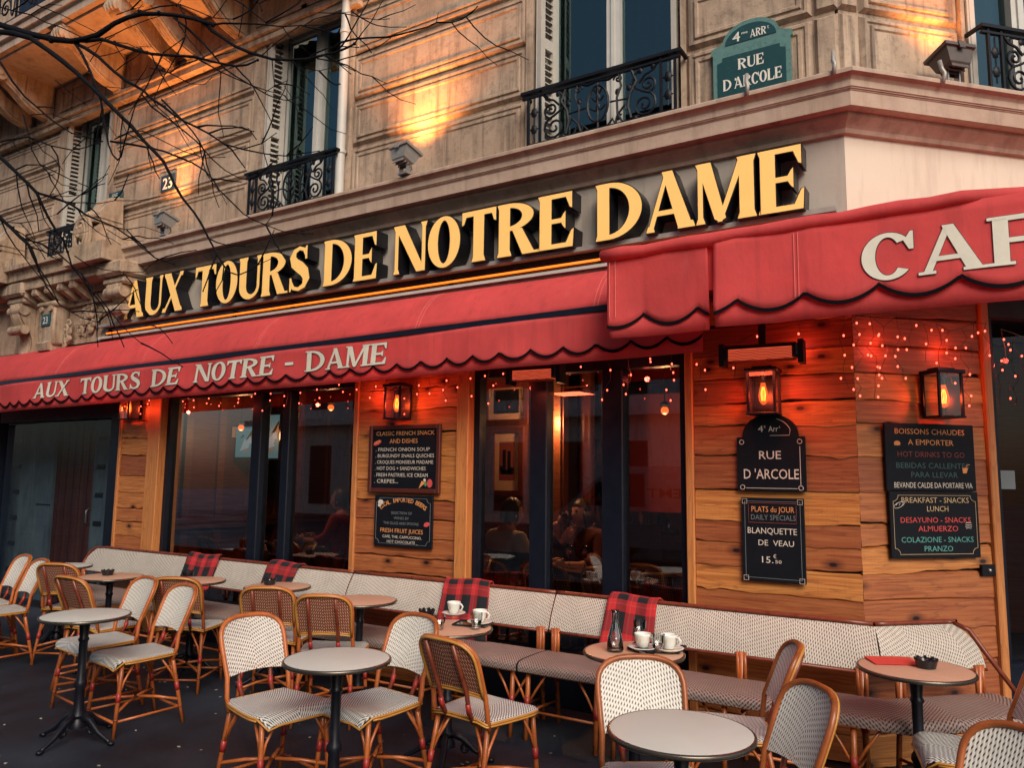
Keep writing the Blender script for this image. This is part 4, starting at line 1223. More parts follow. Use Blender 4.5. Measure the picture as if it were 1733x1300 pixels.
# the arched RUE D'ARCOLE board
pp, rz = wall_pos(-1.15, 1.515, False, .03)
t = thing('street_board', "black arched chalkboard reading RUE D'ARCOLE below a lantern", 'sign', pp, rz)
w = .405; o = [(-w / 2, 0), (w / 2, 0), (w / 2, .33), (w / 2 - .035, .33)] + [(.165 * math.cos(R(a)), .345 + .125 * math.sin(R(a))) for a in range(10, 171, 10)] + [(-w / 2 + .035, .33), (-w / 2, .33)]
b = MB(); b.extr([(x, -.016, z) for x, z in o], (0, .016, 0)); part('panel', b, M['black'], t)
b = MB(); b.add(text_mb('RUE', -.068, .062, .195, .052, 0, -.0175, .004)); b.add(text_mb("D 'ARCOLE", -.163, .163, .075, .062, 0, -.0175, .004)); b.add(text_mb('4', -.07, -.04, .362, .04, 0, -.0175)); b.add(text_mb('E', -.034, -.024, .385, .015, 0, -.0175)); b.add(text_mb('Arr', -.008, .05, .362, .036, 0, -.0175)); b.add(text_mb('t', .054, .063, .382, .018, 0, -.0175))
part('lettering', b, M['c_white'], t)
b = MB()
b.tube([(w / 2 - .03, -.018, .04), (w / 2 - .03, -.018, .27)], .002, 4); b.tube([(-w / 2 + .05, -.018, .018), (w / 2 - .05, -.018, .018)], .002, 4)
b.tube([(.0, -.018, .338), (.115, -.018, .338)] + [(.145 * math.cos(R(a)) - .02, -.018, .345 + .105 * math.sin(R(a))) for a in range(15, 75, 10)], .0018, 4)
for sx in (-1, 1):
    for z in (.022, .30): b.tube([(sx * (w / 2 - .03) + .014 * math.cos(R(a)), -.018, z + .014 * math.sin(R(a))) for a in range(0, 360, 45)], .002, 4, closed=True)
part('border', b, M['c_white'], t)
def ex3(c, w, h):
    a = c.setdefault('c_white', MB())
    for sx in (-1, 1):
        for z in (.035, .955): a.tube([(sx * w * .44 + q[0], -.018, h * z + q[1]) for q in ((-.014, -.014), (.014, -.014), (.014, .014), (-.014, .014))], .0016, 4, closed=True)
    r_ = c.setdefault('c_dred', MB()); r_.tube([(-.14, -.018, .865 * h), (-.14, -.018, .70 * h), (.14, -.018, .70 * h), (.14, -.018, .865 * h), (.14, -.018, .935 * h), (-.14, -.018, .935 * h)], .0018, 4, closed=True)
board('menu_board', 'black chalkboard with PLATS DU JOUR and BLANQUETTE DE VEAU 15.50', 'menu board', -1.335, -.965, .975, 1.475, [
    ('PLATS du JOUR', 'c_orange', .83, .07, -.66, .70), ('DAILY SPECIALS', 'c_grey', .735, .065, -.68, .74), ('BLANQUETTE', 'c_white', .57, .075, -.80, .76, .0), ('DE  VEAU', 'c_white', .43, .07, -.46, .66, .0), ('15.', 'c_white', .225, .08, -.36, .0, .0), ('€', 'c_white', .285, .045, .0, .10, .0), ('50', 'c_white', .225, .04, .06, .26, .0)], notch=False, extra=ex3)
def ex4(c, w, h):
    a = c.setdefault('c_orange', MB()); disc(a, -.74 * w / 2, .70 * h, .022, .014); a.tube([(-.74 * w / 2 - .02, -.018, .67 * h), (-.74 * w / 2 + .02, -.018, .675 * h)], .002, 4)
    a.face([(.70 * w / 2, -.018, .27 * h), (.78 * w / 2, -.018, .27 * h), (.82 * w / 2, -.018, .35 * h), (.69 * w / 2, -.018, .35 * h)]); a.tube([(.76 * w / 2, -.018, .35 * h), (.80 * w / 2, -.018, .39 * h), (.86 * w / 2, -.018, .40 * h)], .002, 4)
board('menu_board', 'black board BOISSONS CHAUDES A EMPORTER under the lantern nearest the dark side door', 'menu board', .155, .775, 1.53, 1.925, [
    ('BOISSONS CHAUDES', 'c_orange', .84, .085, -.78, .78), ('A EMPORTER', 'c_orange', .68, .085, -.50, .52), ('HOT DRINKS TO GO', 'c_dred', .50, .085, -.74, .76), ('BEBIDAS CALLENTES', 'c_dteal', .335, .085, -.78, .84), ('PARA LLEVAR', 'c_dteal', .20, .085, -.46, .58), ('BEVANDE CALDE DA PORTARE VIA', 'c_white', .045, .085, -.84, .90)], side=True, border=None, extra=ex4)
def ex5(c, w, h):
    a = c.setdefault('c_white', MB())
    a.tube([(-.80 * w / 2 + .036 * math.cos(q / 10 * 2 * PI), -.018, .795 * h + .015 * math.sin(q / 10 * 2 * PI) + .012 * math.cos(q / 10 * 2 * PI)) for q in range(10)], .0018, 4, closed=True)
    for k in range(3): a.tube([(-.80 * w / 2 - .02 + .02 * k, -.018, .79 * h), (-.80 * w / 2 - .012 + .02 * k, -.018, .82 * h)], .0016, 4)
    for z, rx in ((.44, .018), (.465, .022), (.49, .022), (.52, .02)): a.tube([(.74 * w / 2 - rx, -.018, z * h), (.74 * w / 2, -.018, (z + .012) * h), (.74 * w / 2 + rx, -.018, z * h)], .0018, 4)
board('menu_board', 'black board BREAKFAST - SNACKS LUNCH with red and teal lines', 'menu board', .165, .775, 1.145, 1.527, [
    ('BREAKFAST - SNACKS', 'c_gold', .83, .085, -.74, .78), ('LUNCH', 'c_gold', .70, .085, -.18, .30), ('DESAYUNO - SNACKS', 'c_red', .53, .085, -.78, .80), ('ALMUERZO', 'c_red', .40, .085, -.40, .50), ('COLAZIONE - SNACKS', 'c_teal', .235, .085, -.78, .84), ('PRANZO', 'c_teal', .10, .085, -.28, .36)], side=True, border='c_gold', extra=ex5, out=.034)

# enamel plates on the stone wall
pp, rz = wall_pos(-1.205, 4.115, False, .02)
t = thing('street_plaque', "old green enamel street plate RUE D'ARCOLE with arched top on the stone wall", 'street sign', pp, rz)
b = MB(); w = .50
o = [(-w / 2, -.10), (w / 2, -.10), (w / 2, .285), (w / 2 + .012, .295), (w / 2 + .012, .33)] + [(.185 * math.cos(R(a)), .345 + .135 * math.sin(R(a))) for a in range(5, 176, 10)] + [(-w / 2 - .012, .33), (-w / 2 - .012, .295), (-w / 2, .285)]
b.extr([(x, -.025, z) for x, z in o], (0, .03, 0)); part('plate', b, M['enamel_border'], t)
b = MB()
k = .035; X = w / 2 - .03
o = [(-X + k, -.07), (X - k, -.07), (X - k, -.045), (X, -.035), (X, .22), (X - k, .23), (X - k, .255), (-X + k, .255), (-X + k, .23), (-X, .22), (-X, -.035), (-X + k, -.045)]
b.extr([(x, -.029, z) for x, z in o], (0, .003, 0))
o = [(.165 * math.cos(R(a)), .335 + .115 * math.sin(R(a))) for a in range(0, 181, 12)]
b.extr([(x, -.029, z) for x, z in o], (0, .003, 0)); part('green_field', b, M['menu_green'], t)
b = MB()
st_pl = (.20, .09, .05, .045)
def serif_line(b, s, x0, x1, z, h, y, st=st_pl, m=0):
    kx = (x1 - x0) / sum((glyph(c, *st)[1] if c not in "'. " else .22) for c in s); x = x0
    for c in s:
        if c in "'.":
            zz = z + (h * .72 if c == "'" else 0); b.face([(x + .02, y, zz), (x + .02 + .012, y, zz), (x + .02 + .010, y, zz + h * .22), (x + .02, y, zz + h * .22)], m); x += .22 * kx; continue
        P, adv = glyph(c, *st)
        for i, poly in enumerate(P): b.face([(x + px * kx, y - .0002 * i, z + pz * h) for px, pz in ccw(poly)], m)
        x += adv * kx
serif_line(b, 'RUE', -.085, .085, .145, .075, -.0305); serif_line(b, "D'ARCOLE", -.185, .195, .02, .078, -.0305)
b.add(text_mb('4', -.115, -.065, .345, .068, 0, -.0305, .012)); b.add(text_mb('me', -.055, -.015, .385, .02, 0, -.0305, .01)); serif_line(b, 'ARR', -.0, .105, .345, .055, -.0305); b.add(text_mb('t', .11, .122, .375, .03, 0, -.0305))
part('lettering', b, M['enamel_white'], t)
def small_plate(name, label, u, z, w, h, m, lines, out=.01, cat='sign'):
    pp, rz = wall_pos(u, z, False, out)
    t = thing(name, label, cat, pp, rz)
    b = MB(); b.bbox(-w / 2, w / 2, -.012, .004, 0, h, .004); part('plate', b, M[m], t)
    b = MB()
    for s, x0, x1, zz, hh in lines: b.add(text_mb(s, x0 * w / 2, x1 * w / 2, zz * h, hh * h, 0, -.0135, .012))
    part('lettering', b, M['enamel_white'], t)
small_plate('house_number', 'dark blue house number plate 23 on the upper stone wall', -7.44, 4.61, .25, .19, 'enamel_blue', [('23', -.68, .68, .16, .68)], .012)
small_plate('gas_plate', 'small green GAZ plate on the stone wall', -8.42, 4.67, .27, .12, 'menu_green', [('GAZ', -.45, .35, .52, .32), ('APPARTEMENT', -.7, .7, .18, .16)], .012)
small_plate('house_number', 'small green number plate 23 on the carved keystone of the portal', -9.33, 3.27, .19, .14, 'menu_green', [('23', -.55, .55, .2, .6)], .202)

# ------------------------------------------------------------------ wall lanterns
def lantern(label, u, z, side=False, rot=0.0):
    pp, rz = wall_pos(u, z, side, .02)
    t = thing('wall_lantern', label, 'lantern', pp, rz, 'lanterns on the wooden walls')
    b = MB(); w, d, h = .085, .16, .29
    b.box(-.07, .07, -.02, .0, .02, .27)
    for x in (-w, w - .014):
        for y in (-d, -.035): b.box(x, x + .014, y, y + .014, .012, h - .03)
    b.bbox(-w - .006, w + .006, -d - .006, -.021, 0, .012, .003); b.bbox(-w - .012, w + .012, -d - .012, -.0205, h - .03, h - .008, .004); b.box(-.06, .06, -d + .03, -.05, h - .008, h + .006)
    part('frame', b, M['frame'], t)
    b = MB()
    for q in ([(-w + .004, -d + .007), (w - .004, -d + .007)], [(-w + .007, -d + .01), (-w + .007, -.03)], [(w - .007, -d + .01), (w - .007, -.03)]):
        (xa, ya), (xb, yb) = q; b.face([(xa, ya, .013), (xb, yb, .013), (xb, yb, h - .031), (xa, ya, h - .031)])
    part('lantern_glass', b, M['clear'], t)
    b = MB(); b.lathe([(.001, .06), (.014, .066), (.026, .088), (.030, .115), (.024, .15), (.015, .185), (.013, .20)], (0, -.10, 0), 14)
    bu = part('bulb', b, M['amber_glass'], t, True)
    b = MB()
    for k in range(6):
        a = k / 6 * 2 * PI; b.tube([(.010 * math.cos(a), -.10 + .010 * math.sin(a), .085), (.015 * math.cos(a), -.10 + .015 * math.sin(a), .13), (.006 * math.cos(a), -.10 + .006 * math.sin(a), .17)], .0016, 5)
    part('filament', b, M['filament'], bu)
    b = MB(); b.lathe([(.017, .195), (.017, .235), (.03, .24), (.03, .26)], (0, -.10, 0), 12); part('socket', b, M['black_gloss'], t, 40)
    light('lantern_light', 'POINT', 5.2, (1.0, .125, .06), t, (0, -.10, .12), .03)
    return t
t = NT('amber_bulb_glass')
tr_ = t.new('ShaderNodeBsdfTransparent'); tr_.inputs[0].default_value = (1, .6, .3, 1)
em_ = t.new('ShaderNodeEmission'); em_.inputs[0].default_value = (1, .15, .03, 1); em_.inputs[1].default_value = .9
mx_ = t.new('ShaderNodeMixShader'); mx_.inputs[0].default_value = .45
t.t.links.new(tr_.outputs[0], mx_.inputs[1]); t.t.links.new(em_.outputs[0], mx_.inputs[2]); t.t.links.new(mx_.outputs[0], t.out.inputs[0])
t.mat.cycles.emission_sampling = 'NONE'; M['amber_glass'] = t.mat
lantern('black box lantern with amber bulb above the framed French snack menu', -4.05, 2.03)
lantern("black box lantern with amber bulb above the arched RUE D'ARCOLE board", -1.165, 1.975)
lantern('black box lantern with amber bulb above the BOISSONS CHAUDES board', .51, 1.955, True)
lantern('black box lantern half hidden under the awning on the narrow wooden strip', -7.70, 2.13)

# ------------------------------------------------------------------ floodlights standing on the ledge
def flood(label, x, y, rz, tilt, mname, energy, aim, spot=True):
    t = thing('floodlight', label, 'floodlight', (x, y, 4.015), rz, 'floodlights on the ledge')
    b = MB()
    b.box(-.05, .05, -.03, .03, -.0, .012); b.box(-.045, -.037, -.02, .02, .012, .16); b.box(.037, .045, -.02, .02, .012, .16); b.tube([(-.05, 0, .14), (.05, 0, .14)], .012, 8)
    b.tube([(.0, .03, .02), (.02, .06, .06), (.01, .05, .12)], .006, 5)
    part('bracket', b, M['steel'], t)
    hd = MB()
    def loop(z, sx, sy): return [(-sx, -sy, z), (sx, -sy, z), (sx, sy, z), (-sx, sy, z)]
    L = [loop(-.085, .055, .045), loop(-.07, .075, .06), loop(.02, .095, .08), (loop(.022, .11, .095)), loop(.045, .11, .095), loop(.046, .095, .082), loop(.03, .09, .078)]
    n = len(hd.v)
    for l in L: hd.v += l
    for i in range(len(L) - 1):
        for q in range(4):
            q2 = (q + 1) % 4; hd.fi((n + i * 4 + q, n + i * 4 + q2, n + i * 4 + 4 + q2, n + i * 4 + 4 + q))
    hd.fi((n + 3, n + 2, n + 1, n))
    for k in range(4): hd.box(-.06, .06, -.05 + .03 * k, -.044 + .03 * k, -.10, -.07)
    hd.box(-.02, .02, -.103, -.094, .0, .05)
    mm = Matrix.Translation((0, 0, .17)) @ Matrix.Rotation(R(tilt), 4, 'X')
    hd.xf(mm)
    hh = part('housing', hd, M[mname], t)
    ln = MB(); ln.face([(-.09, -.077, .034), (.09, -.077, .034), (.09, .077, .034), (-.09, .077, .034)]); ln.xf(mm)
    part('lens', ln, M['lens'], hh)
    l = light('floodlight_beam', 'SPOT', energy, (1.0, .34, .085), t, mm @ Vector((0, 0, .06)), .09, spot_size=R(125), spot_blend=1.0)
    l.rotation_euler = Vector(aim).to_track_quat('-Z', 'Y').to_euler()
    return t
M['lens'] = emit('lit_floodlight_lens', (1.0, .45, .12), 1.5)
flood('grey floodlight on the ledge lighting the wall between the two nearest windows', -3.95, 4.67, R(-8), -18, 'floodgrey', 100, (.05, .06, 1))
flood('grey floodlight on the ledge under the blue number plate 23', -7.17, 4.70, R(-5), -18, 'floodgrey', 200, (-.18, -.5, 1))
pf = RZ45 @ Vector((.66, -.16, 0))
flood('brown floodlight on the side ledge beside the green street plate corner', CX + pf.x, CY + pf.y, PI / 4, -14, 'floodbrown', 26, (0, .10, 1))

# ------------------------------------------------------------------ radiant heaters under the awnings
def heater(label, x, y, z, w, ang, tilt):
    t = thing('patio_heater', label, 'heater', (x, y, z), ang, 'heaters under the awnings')
    b = MB()
    b.bbox(-w / 2, w / 2, -.06, .07, .0, .085, .01); b.box(-w / 2 - .03, -w / 2, -.05, .06, -.035, .10); b.box(w / 2, w / 2 + .03, -.05, .06, -.035, .10); b.box(-.02, .02, .02, .05, .085, .26)
    part('housing', b, M['frame'], t)
    b = MB(); b.box(-w / 2 + .03, w / 2 - .03 - w * .25 * 0, -.066, .05, -.006, -.002); b.box(-w / 2 + .03, w / 2 - .03, -.066, -.061, -.002, .06); part('glowing_element', b, M['heat'], t)
    b = MB()
    for k in range(7):
        zz = -.004 + .009 * k
        b.tube([(-w / 2 + .02 + (w - .04) * q / 8, -.070, zz + .0025 * (-1) ** q) for q in range(9)], .0022, 4)
    for k in range(6): b.tube([(-w / 2 + .02, -.06 + .02 * k, -.009), (w / 2 - .02, -.06 + .02 * k, -.009)], .0022, 4)
    part('guard', b, M['bamboo_d'], t)
    light('heater_light', 'AREA', 2.4, (1.0, .12, .05), t, (0, 0, -.05), shape='RECTANGLE') .data.size = w * .8
    return t
heater('glowing red patio heater below the corner awning over the arched street board', -1.13, 4.62, 2.29, .42, R(3), 0)
heater('glowing red patio heater seen under the long awning in front of the middle window', -2.72, 4.70, 2.27, .36, R(4), 0)

# ------------------------------------------------------------------ fairy lights
def fairy(label, spots, seed):
    rnd = random.Random(seed)
    t = thing('fairy_lights', label, 'string lights', spots[0][0], 0, 'fairy lights under the awnings')
    O = Vector(spots[0][0])
    wire = MB(); top = []
    bm_ = MB(); bm_.ball((0, 0, 0), .006, 7, 5, sc=(1, 1, 1.35))
    me = bm_.mesh('bulb', M['bulb'], True)
    for (x, y, z), ln in spots:
        top.append((x - O.x, y - O.y, z - O.z))
        p = Vector((x, y, z)) - O; P = [p]
        nn = max(2, int(ln / .06))
        for k in range(1, nn + 1):
            p = Vector((x - O.x + rnd.uniform(-.03, .03), y - O.y + rnd.uniform(-.02, .02), z - O.z - ln * k / nn)); P.append(p)
        wire.tube(P, .0018, 4)
        for p in P[1:]:
            if rnd.random() < .8:
                o = bpy.data.objects.new('bulb', me); COL.objects.link(o); o.parent = t
                o.location = p + Vector((rnd.uniform(-.03, .03), rnd.uniform(-.02, .0), rnd.uniform(-.01, .02)))
    wire.tube(top, .0022, 4)
    part('wire', wire, M['wire'], t)
    for k in (.2, .5, .8):
        q = top[int(k * (len(top) - 1))]
        light('fairy_glow', 'POINT', .42, (1.0, .09, .055), t, (q[0], q[1] - .05, q[2] - .12), .018)
    return t
M['wire'] = flat('thin_wire', (.06, .045, .04), .5)
def row(x0, x1, y, z, n, l0, l1, seed):
    rnd = random.Random(seed)
    return [((x0 + (x1 - x0) * i / (n - 1), y + rnd.uniform(-.02, .02), z + rnd.uniform(-.01, .01)), rnd.uniform(l0, l1) if rnd.random() < .8 else .06) for i in range(n)]
fairy('string of fairy lights along the window beside the narrow wooden strip', row(-7.75, -4.7, 4.80, 2.36, 15, .06, .20, 1), 1)
fairy('string of fairy lights round the lantern over the framed menu board', row(-4.5, -3.45, 4.82, 2.36, 8, .06, .30, 2), 2)
fairy('string of fairy lights hanging across the middle window with the diners', row(-3.35, -1.75, 4.82, 2.40, 11, .08, .32, 3), 3)
def srow(u0, u1, z, n, l0, l1, seed, out=.06):
    rnd = random.Random(seed); res = []
    for i in range(n):
        p = RZ45 @ Vector((u0 + (u1 - u0) * i / (n - 1), -out, 0))
        res.append(((CX + p.x, CY + p.y, z + rnd.uniform(-.05, .03)), rnd.uniform(l0, l1)))
    return res
fairy('dense cluster of fairy lights on the planks of the street corner', [((-1.55, 4.82, 2.38), .30), ((-1.35, 4.82, 2.42), .22), ((-1.2, 4.82, 2.5), .10), ((-.95, 4.82, 2.52), .14)] + srow(-.1, .9, 2.54, 12, .15, .52, 5), 4)
fairy('short string of fairy lights over the dark side door', srow(1.05, 1.5, 2.52, 5, .2, .50, 6, .02), 5)
# ------------------------------------------------------------------ rattan bistro chair: faces local +y
def chair_parts():
    out = []
    # seat: rounded trapezium, woven, rolled over at the front
    b = MB()
    def sf(s, t):
        u = 2 * s - 1
        y = -.19 + .39 * t
        hw = .175 + .040 * math.sin(min(1, t * 1.15) * PI / 2)
        if t > .72: hw -= .055 * (1 - math.sqrt(max(0, 1 - ((t - .72) / .285) ** 2)))
        x = hw * u
        z = .455 - .010 * (1 - u * u) * math.sin(PI * t)
        if t > .88: q = (t - .88) / .12; z -= .050 * q * q; y = -.19 + .39 * .88 + .39 * .12 * math.sin(q * PI / 2)
        if abs(u) > .9: z -= .012 * ((abs(u) - .9) / .1) ** 2
        return (x, y, z)
    b.grid(sf, 14, 20, 0, lambda s, t: (.42 * s - .21 + .2, .42 * t))
    out.append(('seat', b, 'weave_cs', True))
    b = MB()
    rim = [sf(0, t / 8) for t in range(9)] + [sf(s / 6, 1) for s in range(1, 6)] + [sf(1, 1 - t / 8) for t in range(9)] + [sf(1 - s / 6, 0) for s in range(1, 6)]
    sr = rim[15:] + rim[:8]
    b.tube([(x * 1.0, y, z - .004) for x, y, z in rim], .0058, 6, closed=True)
    b.tube([(x * 1.005, y - (.004 if abs(x) < .15 else 0), z - .015) for x, y, z in sr], .0052, 6)
    out.append(('seat_rim', b, 'cane_y', True))
    # backrest
    def half(v):
        q = max(0.0, (v - .52) / .48)
        return (.172 + .014 * v) * (1 - q ** 3.0) ** (1 / 3.0)
    def bk(s, v, off=0.0):
        u = 2 * s - 1
        x = half(min(v, .9999)) * u
        y = -.205 - .105 * v - .040 * (1 - (x / .19) ** 2) * (.4 + .6 * min(1, v + .2)) + .012
        return (x, y + off, .555 + .275 * v + .018 * (1 - (x / .19) ** 2) * (1 - v))
    vs = lambda t: 1 - (1 - t) ** 1.6
    b = MB(); b.grid(lambda s, t: bk(s, vs(t)), 12, 14, 0, lambda s, t: (2 * (s - .5) * half(min(vs(t), .9999)) + .2, .28 * vs(t)))
    out.append(('backrest', b, 'weave', True))
    b = MB(); b.grid(lambda s, t: bk(s, vs(t), -.008), 12, 14, 0, lambda s, t: (2 * (s - .5) * half(min(vs(t), .9999)) + .2, .28 * vs(t)), True)
    out.append(('backrest_rear', b, 'weave_b', True))
    b = MB()
    arch = [(-.170, -.165, .40), (-.176, -.185, .47)] + [bk(0, v) for v in (0, .2, .4, .55, .68, .78, .86, .92, .96, .985, .997)]
    arch = arch + [(0, bk(.5, 1)[1], bk(.5, 1)[2])] + [(-x, y, z) for x, y, z in arch[::-1]]
    b.tube(arch, .0125, 7)
    out.append(('back_frame', b, 'bamboo', True))
    b = MB()
    a2 = [(x * .985, y - .013, z - .002) for x, y, z in arch[2:-2]]
    b.tube(a2, .008, 6)
    b.tube([(x, y - .012, z) for x, y, z in [bk(i / 10, 0.0) for i in range(11)]], .006, 6); b.tube([(x, y - .012, z + .012) for x, y, z in [bk(i / 10, 0.0) for i in range(11)]], .006, 6)
    out.append(('back_trim', b, 'cane_y', True))
    for sx in (-1, 1):                   # upright canes behind the woven back
        b = MB(); b.tube([(sx * .085, -.185, .43), (sx * .088, -.222, .50), (sx * .090, bk(.5 + sx * .25, .1)[1] - .018, .58), (sx * .09, bk(.5 + sx * .25, .5)[1] - .018, .69), (sx * .088, bk(.5 + sx * .25, .93)[1] - .012, .808)], .0115, 7)
        b.tube([(sx * .087, -.213, .475), (sx * .088, -.222, .50), (sx * .089, -.230, .525)], .0135, 7, 1)
        out.append(('back_cane', b, ('bamboo_d', 'wrap'), True))
    legs = {}
    for sx in (-1, 1):
        for nm, top, bot in (('f', (sx * .175, .150, .43), (sx * .195, .185, 0)), ('r', (sx * .160, -.165, .43), (sx * .185, -.250, 0))):
            T, B = Vector(top), Vector(bot); b = MB()
            b.tube([T, T.lerp(B, .3), T.lerp(B, .6), B], [.0130, .0130, .0125, .0110], 7)
            b.tube([T.lerp(B, .40), T.lerp(B, .47), T.lerp(B, .52)], .0150, 8, 1)
            for q in (.75,): b.tube([T.lerp(B, q), T.lerp(B, q + .02)], .0140, 7, 2)
            out.append(('leg', b, ('bamboo', 'wrap', 'bamboo_d'), True)); legs[(sx, nm)] = (T, B)
    b = MB()
    at = lambda k, f: legs[k][0].lerp(legs[k][1], f)
    C0 = Vector((0, -.03, .16))
    for k in legs:                       # curved cross stretcher
        p = at(k, .66); b.tube([p, p.lerp(C0, .5) + Vector((0, 0, .012)), C0 + Vector((p.x * .06, p.y * .06, .01))], .0095, 6)
    b.tube([at((-1, 'f'), .80), at((1, 'f'), .80)], .0085, 6); b.tube([at((-1, 'r'), .78), at((1, 'r'), .78)], .0085, 6); b.tube([at((-1, 'f'), .78), at((-1, 'r'), .76)], .0085, 6); b.tube([at((1, 'f'), .78), at((1, 'r'), .76)], .0085, 6)
    out.append(('stretcher', b, 'bamboo', True))
    for k, (sx, nm) in zip(legs, legs):
        o1 = (-sx, nm); o2 = (sx, 'r' if nm == 'f' else 'f')
        for o in (o1, o2):
            p = at(k, .46); q = at(k, .02).lerp(at(o, .02), .24)
            b = MB(); b.tube([p, p.lerp(q, .45) * 1.0 + (at(k, .25) - p.lerp(q, .45)) * .35, q], .0075, 6)
            out.append(('brace', b, 'bamboo', True))
    return out
CHAIR = [(n, (lambda ms, b, sm: b.mesh('chair_' + n, [M[x] for x in ms] if isinstance(ms, tuple) else M[ms], sm))(ms, b, sm)) for n, b, ms, sm in chair_parts()]
def make_chair(label, x, y, head, group, z=0.0):
    t = thing('rattan_chair', label, 'chair', (x, y, z), R(head - 90), group)
    for n, me in CHAIR:
        o = bpy.data.objects.new(n, me); COL.objects.link(o); o.parent = t
    return t
G1 = 'rattan chairs on the cafe terrace'
for lab, x, y, hd in (
    ('rattan chair with cream front showing, left of the near middle round table', -3.11, 2.83, -10),
    ('rattan chair behind the near middle round table, its cream front towards the viewer', -2.74, 3.10, -99),
    ('rattan chair with brown rear showing, between the near middle table and the cup table', -2.20, 3.34, 82),
    ('rattan chair with cream front behind the nearest big round table, facing its far edge', -1.14, 2.90, -56),
    ('rattan chair seen almost edge on, right of the nearest round table by the long bench', -1.12, 3.72, 200),
    ('rattan chair with broad cream back right of the nearest round table at the picture bottom', -.84, 2.90, -140),
    ('rattan chair cut by the right picture edge beside the table with the red card', -.15, 3.99, 192),
    ('rattan chair cut off in the bottom right corner of the photo', -.13, 2.67, -124),
    ('rattan chair facing the viewer at the left round table, the nearer of its two', -4.71, 3.08, -98),
    ('rattan chair facing the viewer at the left round table, half behind its neighbour', -5.26, 3.16, -98),
    ('rattan chair with brown rear towards the viewer, behind the pair at the left round table', -5.24, 3.86, 122),
    ('brown backed rattan chair before the table with ashtray next to the second plaid blanket', -4.36, 3.92, 124),
    ('rattan chair with brown rear before the empty awning-tinted table beneath the menu boards', -3.79, 3.90, 120),
    ('rattan chair with brown rear towards the viewer, farthest chair on the left', -6.75, 3.84, 118),
    ('rattan chair with tilted brown back just behind the left round table', -5.76, 3.50, 96),
    ('rattan chair with cream front cut by the left picture edge, the nearer one', -7.02, 3.33, -100),
    ('rattan chair sliver at the left picture edge behind another chair', -7.48, 3.42, -100)):
    make_chair(lab, x, y, hd, G1)
G2 = 'rattan chairs inside the cafe'
for lab, x, y, hd in (
    ('brown backed rattan chair inside, at the left end of the big dark window', -7.75, 5.55, 80),
    ('brown backed rattan chair inside the dark window, behind the first plaid blanket', -6.92, 5.55, 85),
    ('brown backed rattan chair inside the dark window, behind the second plaid blanket', -6.1, 5.6, 85),
    ('rattan chair inside turned sideways by the mullion near the menu boards', -5.75, 6.1, 200),
    ('brown backed rattan chair inside, last before the menu board pillar', -5.25, 5.5, 85),
    ('rattan chair inside holding the man in the white and blue shirt', -3.48, 5.50, 95),
    ('brown backed rattan chair inside, directly under the woman drinking', -2.96, 5.52, 95),
    ('brown backed rattan chair inside, between the middle window mullions', -2.48, 5.55, 95),
    ('brown backed rattan chair inside, right end of the middle window', -2.02, 5.5, 95)):
    make_chair(lab, x, y, hd, G2, .10)

# ------------------------------------------------------------------ round bistro tables
def table_mesh(mt):
    res = []
    b = MB(); b.lathe([(.001, .728), (.235, .728), (.241, .726)], (0, 0, 0), 48, 0); res.append(('tabletop', b.mesh('tabletop', M[mt], True)))
    b = MB(); b.lathe([(.241, .7265), (.248, .726), (.2515, .722), (.2515, .713), (.247, .708), (.05, .706), (.001, .706)], (0, 0, 0), 48); res.append(('tabletop_rim', b.mesh('tabletop_rim', M['rim'], 50)))
    b = MB(); b.lathe([(.09, .696), (.085, .685), (.03, .67), (.024, .60), (.032, .585), (.024, .57), (.022, .36), (.034, .34), (.036, .32), (.026, .30), (.030, .18), (.042, .15), (.032, .13), (.05, .10), (.05, .08), (.001, .075)], (0, 0, 0), 16); res.append(('column', b.mesh('column', M['cast'], 40)))
    b = MB(); b.tube([(.02, 0, .15), (.09, 0, .125), (.16, 0, .06), (.225, 0, .028), (.25, 0, .012)], [.018, .019, .015, .012, .010], 8); b.ball((.25, 0, .014), .02, 8, 6, sc=(1.2, 1, .7)); b.tube(spiral(.11, .07, .035, 0, 1.3, 0), .009, 6)
    res.append(('foot', b.mesh('foot', M['cast'], True)))
    return res
TM = {k: table_mesh(k) for k in ('table', 'table_awn_tint')}
def make_table(label, x, y, mt='table', a=20):
    t = thing('bistro_table', label, 'table', (x, y, 0), R(a), 'round bistro tables on the terrace')
    for n, me in TM[mt]:
        for k in range(4 if n == 'foot' else 1):
            o = bpy.data.objects.new(n, me); COL.objects.link(o); o.parent = t; o.rotation_euler.z = k * PI / 2
    return t
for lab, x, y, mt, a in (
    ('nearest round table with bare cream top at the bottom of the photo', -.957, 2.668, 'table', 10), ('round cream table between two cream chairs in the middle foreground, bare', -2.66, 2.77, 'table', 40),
    ('bare round cream table standing alone at the left foreground', -4.694, 2.734, 'table', 15), ('round table with two coffee cups and a black tray before a plaid blanket', -2.685, 3.68, 'table_awn_tint', 30),
    ('round table with the glass carafe, tray and two coffee cups', -1.568, 3.712, 'table_awn_tint', 0), ('round table with a red card and black ashtray at the right', -.355, 4.142, 'table_awn_tint', 25),
    ('small awning-tinted round table with black ashtray, farthest of those with one on the left', -6.258, 3.829, 'table_awn_tint', 5), ('awning-tinted round table with black ashtray in front of the first plaid blanket', -5.511, 4.07, 'table_awn_tint', 35),
    ('awning-tinted round table with black ashtray in front of the second plaid blanket', -4.721, 4.238, 'table_awn_tint', 60), ('bare awning-tinted round table against the bench under the menu boards', -3.762, 4.119, 'table_awn_tint', 20),
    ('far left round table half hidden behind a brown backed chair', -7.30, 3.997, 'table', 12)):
    make_table(lab, x, y, mt, a)

